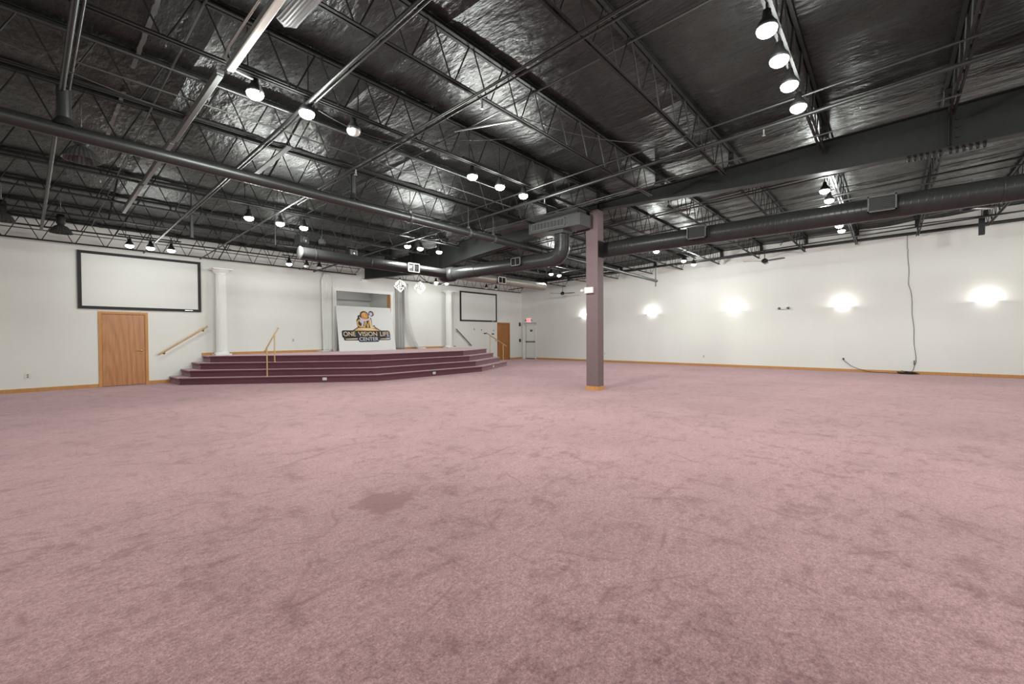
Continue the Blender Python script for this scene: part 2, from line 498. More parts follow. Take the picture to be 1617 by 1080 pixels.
# white exit door on the right wall
d3 = bpy.data.objects.new('door_3', None); C.objects.link(d3); d3.location = (XR, D3[0], 0); struct(d3)
dw = D3[1] - D3[0]
MB().box(.02, .06, .03, dw - .03, .01, 2.0).build('door_panel', M_white, d3, bevel=.002)
fr = MB(); fr.box(-.03, .08, -.03, .03, 0, 2.04); fr.box(-.03, .08, dw - .03, dw + .05, 0, 2.04); fr.box(-.03, .08, -.03, dw + .05, 2.0, 2.07)
fr.build('door_frame', M_white, d3, bevel=.003)
MB().box(-.035, -.0, -.03, dw + .2, 2.075, 2.10).build('drip_rail', M_grey, d3)
pb = MB(); pb.box(-.035, .02, .05, dw - .05, .985, 1.04); pb.box(-.055, .02, .05, .12, .975, 1.05); pb.box(-.055, .02, dw - .12, dw - .05, .975, 1.05)
pb.build('push_bar', M_grey, d3, bevel=.003)
MB().box(.012, .02, .26, .44, 1.60, 1.72).build('door_notice', M_grey, d3)
MB().box(-.03, .02, .04, dw - .04, .0, .055).build('door_sweep', M_grey, d3)
struct(MB().box(XR - .10, XR, D3[1] + .06, D3[1] + .13, 0, 2.08).build('trim_3', M_white))

# ceiling: deck above, black vinyl insulation sheets hung below it
JY = [-3.74, -2.20, -0.66, 0.88, 2.38, 3.88, 5.36, 6.88, 8.26, 9.99, 11.5, 13.08, 14.65, 16.22]
ceil = MB()
ceil.add([(XL - .2, YB - .2, zd(YB - .2) + .06), (XR + .2, YB - .2, zd(YB - .2) + .06), (XR + .2, YF + .2, zd(YF + .2) + .06), (XL - .2, YF + .2, zd(YF + .2) + .06)], [(0, 3, 2, 1)])
ceiling = struct(ceil.build('ceiling', M_sheet, fix=False))
seams = [XL] + [-.27 + 1.77 * i for i in range(12)] + [XR]
ys = [YB + i * .22 for i in range(int((YF - YB) / .22) + 1)] + [YF]
def sag(y):
    for a, b in zip(JY, JY[1:]):
        if a <= y <= b:
            u = (y - a) / (b - a)
            return math.sin(PI * u)
    return 0.6
for i, (xa, xb) in enumerate(zip(seams, seams[1:])):
    if xb - xa < .05: continue
    nx = max(6, int((xb - xa) / .085))
    vs = []; fs = []
    for y in ys:
        sg = sag(y)
        for k in range(nx + 1):
            u = k / nx
            x = xa + (xb - xa) * u
            e = min(u, 1 - u) * (xb - xa)
            fo = 1.9 if x > 9.0 else 1.0
            n1 = noise.noise((x * 2.3, y * .40, 3.1)) * .030 * fo
            n2 = noise.noise((x * 6.0, y * .7, 7.7)) * .013 * fo
            lip = .035 * math.exp(-e / .05)
            z = zd(y) + .012 - sg * (.012) + (n1 + n2) * (.15 + .85 * sg) - lip * (.3 + .7 * sg)
            vs.append((x, y, min(z, zd(y) + .05)))
    for a in range(len(ys) - 1):
        for k in range(nx):
            o = a * (nx + 1) + k
            fs.append((o, o + nx + 1, o + nx + 2, o + 1))
    mb = MB(); mb.add(vs, fs, True)
    sh = mb.build('insulation_sheet', M_sheet, ceiling, fix=False)

# ------------------------------------------------------------------ steel beam
prof = [(YB, 4.20), (-1.5, 4.19), (.7, 4.20), (2.7, 4.29), (4.1, 4.38), (5.45, 4.45), (5.55, 4.25), (8.2, 3.99), (9.6, 3.88), (11.5, 3.67), (12.6, 3.58), (16.45, 3.75)]
def btop(y): return 4.80 - .036 * y
bt = thing('steel_beam', 'deep tapered black steel beam running over the mauve column', 'beam')
wb = MB(); fl = MB(); ft = MB()
for (y0, a), (y1, b) in zip(prof, prof[1:]):
    def hexa(mb, x0, x1, za0, za1, zb0, zb1):
        mb.add([(x0, y0, za0), (x1, y0, za0), (x1, y0, za1), (x0, y0, za1), (x0, y1, zb0), (x1, y1, zb0), (x1, y1, zb1), (x0, y1, zb1)],
               [(0, 3, 2, 1), (4, 5, 6, 7), (0, 1, 5, 4), (2, 3, 7, 6), (0, 4, 7, 3), (1, 2, 6, 5)])
    hexa(wb, BEAM_X - .005, BEAM_X + .005, a + .01, btop(y0), b + .01, btop(y1))
    hexa(fl, BEAM_X - .1, BEAM_X + .1, a, a + .014, b, b + .014)
    hexa(ft, BEAM_X - .1, BEAM_X + .1, btop(y0) - .014, btop(y0), btop(y1) - .014, btop(y1))
wb.build('web', M_beam, bt); fl.build('bottom_flange', M_beam, bt); ft.build('top_flange', M_beam, bt)
for y in (-.66, 5.42, 11.5, 13.1):
    zlo = [a for (yy, a) in prof if yy <= y][-1]
    MB().box(BEAM_X - .095, BEAM_X - .006, y - .006, y + .006, zlo + .03, btop(y) - .02).build('stiffener', M_beam, bt)
for z in (4.35, 4.5, 4.62):
    MB().lathe((BEAM_X - .006, -.76, z), [(0, -.03), (.016, -.03), (.016, 0)], 6, False, axis='X').build('bolt', M_beam, bt)
MB().box(BEAM_X - .14, BEAM_X + .14, 16.44, 16.488, 3.68, 4.3).build('end_plate', M_white, bt)
for k in range(12):
    y = -.22 - k * .072 - (.04 if k > 5 else 0)
    MB().lathe((BEAM_X + .06, y, 4.155), [(0, -.025), (.02, -.025), (.022, 0), (.022, .04)], 8).build('flange_clip', M_joist, bt)

# ------------------------------------------------------------------ open web joists
def joist_parts(root, xa, xb, node0, direction):
    """chords and web of a joist lying along X at local y=0, z relative to top chord underside"""
    dz = .53
    tc_ = MB(); bc = MB(); web = MB()
    for s in (-1, 1):
        tc_.box(xa, xb, s * .012 - .003 if s > 0 else -.015, s * .012 + .003 if s > 0 else -.009, 0, .05)
        tc_.box(xa, xb, min(s * .012, s * .052), max(s * .012, s * .052), .044, .05)
        tc_.box(xa, xb, min(s * .012, s * .052), max(s * .012, s * .052), .0, .006)
    n = []
    x = node0
    while x < xb - .45:
        if x > xa + .3: n.append(x)
        x += .6075
    b0, b1 = n[0] - .12, n[-1] + .12
    for s in (-1, 1):
        bc.box(b0, b1, min(s * .012, s * .040), max(s * .012, s * .040), -dz - .006, -dz)
        bc.box(b0, b1, min(s * .010, s * .016), max(s * .010, s * .016), -dz - .006, -dz + .026)
    pts = [(n[0] - .55, 0, .0)]
    for q in n:
        pts += [(q - .03, 0, -dz + .02), (q + .03, 0, -dz + .02)]
        t_ = q + .30375
        if q != n[-1]: pts += [(t_ - .035, 0, .01), (t_ + .035, 0, .01)]
    pts.append((n[-1] + .55, 0, .0))
    web.tube(pts, .0095, 5)
    a = tc_.build('top_chord', M_joist, root, fix=False)
    b = bc.build('bottom_chord', M_joist, root, fix=False)
    c = web.build('web', M_joist, root)
    for ex in ((xa, xa + .14), (xb - .14, xb)):
        MB().box(ex[0], ex[1], -.05, .05, -.19, .0).build('seat', M_joist, root, fix=False)
proto = {}
for side in ('left', 'right'):
    for i, y in enumerate(JY):
        k = len(JY) - 1 - i
        where = 'left of the deep beam' if side == 'left' else 'right of the deep beam'
        if i < 3 and side == 'left': extra = ''
        lab = 'black open-web joist %s, %s from the stage wall' % (where, ORD[k])
        if side not in proto:
            r = thing('steel_joist', lab, 'joist', (0, y, zt(y)), 0, 'open-web roof joists')
            if side == 'left': joist_parts(r, XL, BEAM_X - .004, .3575 - .6075 * 3, 1)
            else: joist_parts(r, BEAM_X + .004, XR, 10.06, 1)
            proto[side] = r
        else:
            r = copy_tree(proto[side]); r.location = (0, y, zt(y)); r['label'] = lab

# ------------------------------------------------------------------ pipes, conduits and bridging bars
def run(name, label, cat, pts, r, mt=None, n=8, group=None, parts=None):
    o = thing(name, label, cat, pts[0], 0, group)
    p0 = Vector(pts[0])
    MB().tube([Vector(p) - p0 for p in pts], r, n).build('tube', mt or M_pipe, o)
    return o
def alongY(x, y0, y1, off):
    return [(x, y0, zb(y0) - off), (x, y1, zb(y1) - off)]
# big sprinkler main along X
big = thing('sprinkler_main', 'thick black sprinkler pipe crossing the ceiling beneath the joists', 'pipe', (0, 7.06, 0), 0)
MB().tube([(XL, 0, 3.735), (9.3, 0, 3.63)], .082, 16).build('pipe', M_pipe, big)
MB().tube([(9.3, 0, 3.63), (16.9, 0, 3.525)], .055, 12).build('pipe', M_pipe, big)
MB().tube([(9.2, 0, 3.631), (9.36, 0, 3.629)], .098, 16).build('coupling', M_pipe, big)
for x, hh in ((.36, .062), (3.87, .042)):
    MB().tube([(x, 0, 3.73), (x, 0, zb(7.0) - .02)], hh, 12).build('riser', M_pipe, big)
    MB().tube([(x, 0, 3.76), (x, 0, 3.86)], [hh * 1.9, hh * 1.02], 12).build('riser_tee', M_pipe, big)
for x in (5.05, 6.6, 7.4):
    zc = 3.735 - (x + 2) * .00929
    c = MB(); c.tube([(x - .03, 0, zc), (x + .03, 0, zc)], .098, 16); c.cbox((x, .0, zc + .11), .05, .05, .06); c.tube([(x, 0, zc + .1), (x, 0, zb(7.06))], .007, 6)
    c.build('pipe_clamp', M_conduit, big)
c = MB(); c.tube([(16.8, 0, 3.53), (16.8, 0, 3.30)], .02, 8); c.tube([(16.8, 0, 3.53), (16.8, 0, 4.1)], .02, 8)
c.build('drop_pipe', M_pipe, big)

for k, (x, y0, y1, off, r, nm, lab) in enumerate([
    (.345, 5.15, 14.6, .045, .027, 'sprinkler_branch', 'pale-edged twin pipe at far left, thicker left one of the pair'),
    (.40, 5.15, 7.0, .035, .014, 'conduit', 'slim conduit beside the twin pipe at far left'),
    (2.36, -3.4, 16.1, .045, .021, 'sprinkler_branch', 'pipe crossing under the joists left of centre, left one of a close pair'),
    (2.43, -3.4, 11.6, .035, .013, 'conduit', 'thin bright conduit hugging the pipe left of centre'),
    (3.70, -3.4, 16.1, .045, .018, 'sprinkler_branch', 'pipe passing just left of the brightest central lamp, left one of a close pair'),
    (3.80, -3.4, 9.2, .035, .013, 'conduit', 'thin conduit beside the pipe left of the brightest central lamp'),
    (6.73, -3.7, 16.2, .014, .014, 'bridging_bar', 'long bridging bar running from above the camera toward the chandeliers'),
    (7.21, -3.7, 16.1, .045, .030, 'sprinkler_branch', 'thicker black pipe parallel and right of the long bridging bar'),
    (8.22, -3.7, 9.1, .02, .012, 'conduit', 'conduit nearest the deep beam, its camera-side twin'),
    (8.34, 3.0, 9.1, .02, .010, 'conduit', 'short conduit between the plenum box and the deep beam'),
    (10.22, -3.7, 13.0, .02, .016, 'conduit', 'dark conduit just beyond the deep beam, nearer one of a pair'),
    (10.42, -3.7, 13.0, .02, .016, 'conduit', 'dark conduit just beyond the deep beam, farther one of a pair'),
    (11.95, -3.7, 14.0, .03, .020, 'sprinkler_branch', 'dark pipe running above the long round duct, nearer the beam'),
    (12.52, -3.7, 14.0, .03, .016, 'conduit', 'dark conduit above the long round duct, farther from the beam'),
    (15.2, -3.7, 15.0, .03, .016, 'bridging_bar', 'bridging bar crossing under the joists midway to the sconce wall'),
    (17.4, -3.7, 15.5, .03, .022, 'sprinkler_branch', 'pipe crossing under the joists close to the sconce wall'),
]):
    run(nm, lab, {'conduit': 'conduit', 'bridging_bar': 'bar'}.get(nm, 'pipe'), alongY(x, y0, y1, off + r), r, M_conduit if nm == 'conduit' else M_pipe)
for x, lab in ((4.95, 'bridging bar at top chord level right of the brightest central lamp'), (1.3, 'bridging bar at top chord level beside the fluorescent strip'), (13.5, 'bridging bar at top chord level beyond the deep beam')):
    run('bridging_bar', lab, 'bar', [(x, -3.7, zt(-3.7) - .014), (x, 16.2, zt(16.2) - .014)], .013, M_conduit, 5)
run('conduit', 'loose bright conduit end sticking out between two joists near the brightest central lamp', 'conduit', [(4.72, 5.35, 4.70), (4.72, 3.9, 4.42)], .016, M_nickel)
run('sprinkler_pipe', 'black pipe running along the top of the sconce wall', 'pipe', [(XR - .12, -8, 4.80), (XR - .12, 15.5, 4.62 - .2)], .05, M_pipe, 12)
run('conduit', 'thin conduit above the black pipe on the sconce wall', 'conduit', [(XR - .25, -8, 4.95), (XR - .25, 3.1, 4.93), (XR - .25, 3.2, 4.80)], .016, M_pipe)
run('conduit', 'upper thin rod crossing in front of the webs at far left', 'conduit', [(XL, 5.86, zb(5.86) - .01), (6.3, 5.86, zb(5.86) - .01)], .010, M_conduit)
run('conduit', 'lower thin rod crossing in front of the webs at far left', 'conduit', [(XL, 6.4, zb(6.4) - .01), (7.6, 6.4, zb(6.4) - .01)], .010, M_conduit)
run('conduit', 'thin rail running just before the stage wall above the left screen', 'rail', [(XL, 14.95, 3.90), (8.4, 14.95, 3.90)], .012, M_conduit)
for (x, y0, y1, lab) in ((2.7, 6.8, 8.3, 'grey channel bridging two joists above the thick pipe'),):
    o = thing('steel_channel', lab, 'bar', (x, y0, zb(y0) - .02)); MB().bar((0, 0, 0), (0, y1 - y0, -.06), .075, .02).build('channel', M_grey, o)
# crossed braces between joists
for j, (x, a, b) in enumerate(((2.9, 7, 8), (4.2, 12, 13), (4.95, 8, 9), (1.3, 10, 11))):
    y0, y1 = JY[a], JY[b]
    o = thing('cross_brace', ['crossed thin braces between joists right of the thick pipe riser', 'crossed dark braces before the stage wall above the left screen', 'crossed braces below and left of the brightest central lamp', 'crossed braces near the far left high-bay lamps'][j], 'brace', (x, y0, 0))
    MB().bar((0, 0, zb(y0)), (0, y1 - y0, zt(y1)), .03, .006).build('brace', M_joist, o)
    MB().bar((.02, 0, zt(y0)), (.02, y1 - y0, zb(y1)), .03, .006).build('brace', M_joist, o)
def cable(name, lab, a, b, drop, r=.006, mt=None, n=14):
    a = Vector(a); b = Vector(b)
    pts = []
    for i in range(n + 1):
        u = i / n; p = a.lerp(b, u); p.z -= drop * 4 * u * (1 - u); pts.append(p)
    o = tag(MB().tube([p - a for p in pts], r, 5).build(name, mt or M_conduit), lab, 'cable'); o.location = a
    return o
cable('cable', 'slack cable drooping between joists right of the brightest central lamp', (4.6, 3.88, 4.40), (7.0, 2.40, 4.42), .16)
cable('cable', 'slack cable drooping left of the brightest central lamp', (3.6, 5.3, 4.32), (5.1, 3.9, 4.37), .14)
cable('cable', 'slack cable swinging across the far left joists', (-.8, 6.2, 4.3), (1.9, 6.9, 4.26), .12, .005)
cable('cable', 'slack cable slung between flood lamps on the near track', (2.5, 5.4, 4.2), (4.1, 5.4, 4.3), .12, .005)
cable('cable', 'thick black cable looped before the right stage lamps', (11.2, 15.08, 3.99), (13.0, 15.08, 3.99), .36, .018, M_black)

# ------------------------------------------------------------------ fluorescent strips
def strip(loc, lab, mt, L, wd=.075):
    o = thing('fluorescent_strip', lab, 'light fixture', loc)
    MB().box(-wd / 2, wd / 2, 0, L, 0, .05).build('housing', M_grey, o, bevel=.004)
    MB().box(-wd / 2 + .006, wd / 2 - .006, .01, L - .01, -.022, 0).build('tube_cover', mt, o, bevel=.006)
    return o
o = strip((1.50, 2.85, zb(4.1) - .06), 'bright white fluorescent strip at the top edge left of centre', M_tube, 2.42)
o.rotation_euler = (-.04, 0, 0)
for i in range(3):
    y = 5.50 + i * 2.2
    s_ = strip((1.475 - i * .015, y, zb(y) - .06), ['unlit grey strip light directly behind the white fluorescent strip', 'unlit grey strip light passing over the thick pipe', 'unlit grey strip light farthest toward the stage wall'][i], M_grey, 2.1, .07)
    s_.rotation_euler = (-.04, 0, 0)
run('conduit', 'bright conduit curving beside the white fluorescent strip', 'conduit', [(1.43, 2.4, 4.40), (1.42, 5.0, 4.28), (1.44, 5.2, 4.26), (1.55, 5.32, 4.24), (1.75, 5.36, 4.24)], .013, M_nickel)

# ------------------------------------------------------------------ flood lamps
def lamp_mesh(root, lit, tiltdir=(0, 0)):
    MB().tube([(0, 0, 0), (0, 0, -.07)], .012, 6).build('stem', M_black, root)
    h = MB().lathe((0, 0, -.07), [(0, 0), (.035, 0), (.04, -.06), (.085, -.13), (.092, -.17), (.084, -.17)], 16)
    ho = h.build('housing', M_black, root)
    l = MB().lathe((0, 0, -.07), [(.084, -.160), (.090, -.180), (.082, -.205), (.060, -.226), (.030, -.238), (.0, -.241)], 18)
    lo = l.build('lens', M_lit if lit else M_lens_off, root)
    return ho
protoL = {}
n_l = 0
def flood(x, y, z, lab, lit=True, group='ceiling flood lamps', power=1.0):
    """z is the height of the lens"""
    global n_l
    if lit not in protoL:
        o = thing('flood_lamp', lab, 'lamp', (x, y, z + .28), 0, group)
        lamp_mesh(o, lit); protoL[lit] = o
    else:
        o = copy_tree(protoL[lit]); o.location = (x, y, z + .28); o['label'] = lab; o['group'] = group
    if lit:
        ld = bpy.data.lights.new('flood_light', 'AREA')
        ld.shape = 'DISK'; ld.size = .16
        ld.energy = LAMP_W * power; ld.color = LAMP_COL
        lo = bpy.data.objects.new('flood_light', ld); C.objects.link(lo); lo.location = (x, y, z - .05)
        ld = bpy.data.lights.new('flood_spill', 'POINT')
        ld.energy = SPILL_W * power; ld.shadow_soft_size = .08; ld.color = LAMP_COL
        lo = bpy.data.objects.new('flood_spill', ld); C.objects.link(lo); lo.location = (x, y, z - .14)
    return o
def track(x0, x1, y, z, lab):
    o = thing('light_track', lab, 'track', (x0, y, z))
    MB().box(0, x1 - x0, -.02, .02, -.015, .015).build('rail', M_black, o)
    for q in (.15, (x1 - x0) / 2, x1 - x0 - .15):
        MB().tube([(q, 0, .015), (q, 0, zd(y) - .02 - z)], .006, 6).build('hanger', M_black, o)
    return o
def lamp_row(xs, y, z, labs, lits=None, rail=None, group='ceiling flood lamps', power=1.0, ext=.22):
    if rail: track(min(xs) - ext, max(xs) + ext, y, z + .295, rail)
    for i, x in enumerate(xs):
        flood(x, y, z, labs[i], True if lits is None else bool(lits[i]), group, power)
lamp_row((4.65, 5.25, 5.86, 6.50), .88, 4.18, ['lit flood lamp at upper right, %s of the row of four' % q for q in ('nearest', 'second nearest', 'third nearest', 'farthest')], power=.8)
lamp_row((1.80, 2.38, 3.00), 5.45, 4.10, ['large lit flood lamp at upper left beside the fluorescent strip', 'smaller lit flood lamp just right of the upper left one', 'unlit flood lamp with a grey lens at upper centre left'], (1, 1, 0), 'short track with two lit lamps and one dark, upper left')
lamp_row((5.20, 5.90, 6.58), 5.45, 4.09, ['brightest lit lamp near the centre of the ceiling', 'small lit lamp just right of the brightest one', 'lit lamp left of the column, last of three on its track'], None, 'track carrying the brightest lamp and two smaller ones')
lamp_row((3.20, 3.82, 4.33), 10.15, 3.84, ['lit lamp high above the left screen, %s of three' % q for q in ('leftmost', 'middle', 'rightmost')], None, 'track of three lit lamps high above the left screen', power=.8)
lamp_row((1.89, 2.31, 2.75), 14.8, 3.72, ['small lit lamp at the top edge of the left screen, %s of three' % q for q in ('leftmost', 'middle', 'rightmost')], None, 'track right above the left projection screen', power=.13)
lamp_row((5.81, 6.37, 6.80), 14.75, 3.72, ['lit lamp below the end of the round duct branch', 'unlit lamp under the duct branch, left one of two', 'unlit lamp under the duct branch, right one of two'], (1, 0, 0), 'track above the left white column', power=.25)
lamp_row((7.31, 7.75, 8.45), 10.35, 3.90, ['lit lamp above the duct grille, %s of three' % q for q in ('leftmost and faintest', 'middle', 'rightmost')], None, 'track of three lamps above the duct grille', power=.7)
lamp_row((14.58, 15.16), 10.60, 3.89, ['lit lamp seen just left of the column, %s of two' % q for q in ('left one', 'right one')], None, 'track of two lamps seen left of the column', power=.9)
lamp_row((13.86,), 5.80, 4.08, ['lit lamp just below the duct to the right of the column'], None, 'short track with one lamp below the duct')
lamp_row((16.3, 17.4), 5.78, 4.08, ['lit lamp beyond the duct, left one of a close pair', 'lit lamp beyond the duct, right one of a close pair'], None, 'track of two lamps beyond the duct', power=.8)
lamp_row((10.94, 11.8), 1.02, 4.27, ['lit lamp above the long duct, upper one of two', 'lit lamp above the long duct, lower one of two'], None, 'track of two lamps above the long duct')
lamp_row((14.75, 15.5), 1.05, 4.27, ['lit lamp below the long duct, upper one of two', 'lit lamp below the long duct, lower one of two'], None, 'track of two lamps below the long duct')
lamp_row((12.13, 12.73), 15.08, 3.71, ['lit lamp right of the chandeliers, left one of two', 'lit lamp right of the chandeliers, right one of two'], None, 'track of two lit lamps right of the chandeliers', power=.25)
lamp_row((15.2, 15.9), 15.0, 3.71, ['unlit lamp above the right screen, left one', 'unlit lamp above the right screen, right one'], (0, 0), 'track of two unlit lamps above the right screen')
# unseen rows behind the camera, added to light the near carpet
for i, (xs, y) in enumerate((((1.2, 4.5, 7.6), -3.0), ((1.2, 4.5, 7.6), -6.6), ((12.0, 15.5), -5.5), ((-1.0,), 1.4), ((12.5, 16.5), -3.2))):
    lamp_row(xs, y, 4.50, ['lit flood lamp over the near half of the hall, row %s, %s' % (ORD[i], ORD[k]) for k in range(len(xs))], None, 'light track over the near half of the hall, %s row' % ORD[i], 'flood lamps over the near half of the hall', .72)

# ------------------------------------------------------------------ other things hanging in the ceiling
def high_bay(loc, lab, s=1.0):
    o = thing('high_bay_lamp', lab, 'lamp', loc)
    MB().tube([(0, 0, zd(loc[1]) - .02 - loc[2]), (0, 0, -.12 * s)], .01, 6).build('hook', M_chrome, o)
    MB().lathe((0, 0, -.12 * s), [(0, 0), (.06 * s, 0), (.075 * s, -.05 * s), (.075 * s, -.2 * s), (.05 * s, -.23 * s)], 16).build('ballast_housing', M_black, o)
    r = MB()
    prof_ = [(.05 * s, -.35 * s), (.10 * s, -.38 * s), (.15 * s, -.44 * s), (.19 * s, -.53 * s), (.195 * s, -.53 * s)]
    vs = []; n = 48
    for (q, z) in prof_:
        for k in range(n):
            a = 2 * PI * k / n; rr = q * (1 + (.03 if k % 2 else -.03))
            vs.append((rr * math.cos(a), rr * math.sin(a), z))
    fs = [(i * n + k, i * n + (k + 1) % n, (i + 1) * n + (k + 1) % n, (i + 1) * n + k) for i in range(len(prof_) - 1) for k in range(n)]
    r.add(vs, fs).build('ribbed_shade', M_acryl, o)
    MB().lathe((0, 0, -.45 * s), [(0, 0), (.06 * s, 0), (.06 * s, .1 * s)], 16).build('socket', M_black, o)
    return o
high_bay((.60, 8.55, 4.42), 'unlit ribbed high-bay lamp tucked behind the thick pipe at far left', 1.05)
high_bay((.62, 13.8, 4.22), 'unlit high-bay lamp hanging before the stage wall left of the screen')
high_bay((-.22, 13.3, 4.24), 'unlit high-bay lamp at the extreme left edge')

def fan(loc, lab, ang, L=.72, rod=.35):
    o = thing('ceiling_fan', lab, 'fan', loc)
    MB().tube([(0, 0, 0), (0, 0, rod)], .012, 8).build('down_rod', M_black, o)
    MB().lathe((0, 0, 0), [(0, -.07), (.05, -.07), (.10, -.04), (.11, .0), (.09, .05), (.03, .09), (0, .09)], 18).build('motor', M_black, o)
    for k in range(3):
        a = ang + k * 2 * PI / 3
        d = Vector((math.cos(a), math.sin(a), 0)); p = Vector((-d.y, d.x, 0))
        vs = []
        seg = 8
        for i in range(seg + 1):
            u = i / seg; wv = .062 + .02 * math.sin(PI * u)
            if i == seg: wv *= .55
            c = d * (.12 + (L - .12) * u)
            for s2, zz in ((-1, .012), (0, .0), (1, -.016)):
                vs.append(c + p * wv * s2 + Vector((0, 0, zz)))
                
        fs = [(i * 3 + j, i * 3 + j + 1, i * 3 + j + 4, i * 3 + j + 3) for i in range(seg) for j in range(2)]
        bl = MB().add(vs, fs, True)
        b_ = bl.build('blade', M_acryl, o)
        md = b_.modifiers.new('thick', 'SOLIDIFY'); md.thickness = .008
    return o
fan((17.5, 3.36, 3.97), 'black ceiling fan against the sconce wall right of the column', 2.2)
fan((18.6, 12.8, 3.55), 'small far ceiling fan just left of the column', .6, rod=.4)
fan((14.3, -1.3, 4.22), 'ceiling fan at right half hidden above the long duct', 1.2, .65)
fan((7.3, 8.7, 3.87), 'ceiling fan above the duct bend near the deep beam', .3, .62, .3)
# long close blade of the fan above the camera, its hub just outside the frame
o = thing('ceiling_fan', 'nearest ceiling fan, one long ribbed grey blade entering at the top edge', 'fan', (1.70, 3.36, 4.28))
MB().tube([(0, 0, 0), (0, 0, .3)], .015, 8).build('down_rod', M_black, o)
MB().lathe((0, 0, 0), [(0, -.07), (.05, -.07), (.11, -.04), (.12, .0), (.09, .05), (.03, .09), (0, .09)], 18).build('motor', M_black, o)
for a in (PI / 2 + .02, PI / 2 + .05 + 2.25, PI / 2 + .05 - 2.25):
    d = Vector((math.cos(a), math.sin(a), 0)); p = Vector((-d.y, d.x, 0))
    bl = MB(); vs = []; rows = []
    N = 12
    for i in range(17):
        u = i / 16; L = .95
        wv = .085
        if u > .9: wv = .085 * math.sqrt(max(0, 1 - ((u - .9) / .1) ** 2)) + .012
        for j in range(N + 1):
            t_ = -1 + 2 * j / N
            vs.append(d * (.12 + (L - .12) * u) + p * wv * t_ + Vector((0, 0, .014 * (t_ * t_) + (.004 if j % 2 else 0))))
    fs = [(i * (N + 1) + j, i * (N + 1) + j + 1, (i + 1) * (N + 1) + j + 1, (i + 1) * (N + 1) + j) for i in range(16) for j in range(N)]
    bl.add(vs, fs, False)
    b_ = bl.build('blade', M_grey, o)
    md = b_.modifiers.new('thick', 'SOLIDIFY'); md.thickness = .01

def stage_light(loc, lab, rz, s=1.0):
    o = thing('stage_light', lab, 'stage light', loc, rz)
    MB().box(-.14 * s, .14 * s, -.11 * s, .11 * s, -.22 * s, -.02 * s).build('body', M_black, o, bevel=.02)
    y = MB(); y.bar((-.15 * s, 0, -.12 * s), (-.15 * s, 0, .04), .01, .03); y.bar((.15 * s, 0, -.12 * s), (.15 * s, 0, .04), .01, .03); y.bar((-.15 * s, 0, .04), (.15 * s, 0, .04), .03, .01); y.tube([(0, 0, .04), (0, 0, zd(loc[1]) - .02 - loc[2])], .012, 6)
    y.build('yoke', M_black, o)
    MB().lathe((0, -.11 * s, -.12 * s), [(0, -.01), (.06 * s, -.01), (.075 * s, 0)], 16, axis='Y').build('lens', M_acryl, o)
    return o
stage_light((4.75, 11.25, 3.95), 'black boxy stage light right of the three lamps above the left screen', .4)
stage_light((5.24, 11.2, 3.93), 'round-edged black stage light, middle of three near the duct branch', 1.0, .7)
stage_light((6.25, 11.55, 3.86), 'black stage light rightmost of three above the duct branch', .2)
o = thing('projector_mount', 'black drop post hanging from crossed rails above the left screen', 'mount', (2.48, 11.4, 4.05))
MB().cbox((0, 0, -.27), .05, .05, .5).build('post', M_black, o); MB().tube([(0, 0, 0), (0, 0, .57)], .012, 6).build('hanger', M_black, o); MB().cbox((0, 0, 0), .16, .16, .03).build('plate', M_black, o)
o = thing('drop_rod', 'thin white rod hanging below the lit lamps above the left screen', 'rod', (4.17, 11.4, 4.05))
MB().tube([(0, 0, .57), (0, 0, -.4)], .012, 6).build('rod', M_conduit, o)
o = thing('speaker_pair', 'slim black column speaker hanging at top right before the sconce wall', 'speaker', (18.5, -2.0, 4.72))
MB().box(-.07, -.005, -.06, .06, -.5, 0).build('speaker_box', M_black, o); MB().box(.005, .07, -.06, .06, -.5, 0).build('speaker_box', M_black, o)
MB().tube([(0, 0, 0), (0, 0, .42)], .01, 6).build('hanger', M_black, o)
for (x, y, lab) in ((1.82, 5.36, 'sprinkler head dangling above the large upper left lamp'), (3.72, 6.7, 'sprinkler head beside the unlit upper lamp'), (7.21, 1.4, 'sprinkler head under the pipe right of the near joist'), (3.80, 3.8, 'sprinkler head under the pipe pair near the top'), (7.21, 5.4, 'sprinkler head below the lamp left of the column')):
    o = thing('fire_sprinkler', lab, 'sprinkler', (x, y, zb(y) - .1))
    MB().tube([(0, 0, 0), (0, 0, -.06)], .012, 8).build('nipple', M_nickel, o)
    MB().lathe((0, 0, -.09), [(0, 0), (.022, 0), (.022, .004), (.008, .004), (.012, .03)], 10).build('deflector', M_nickel, o)

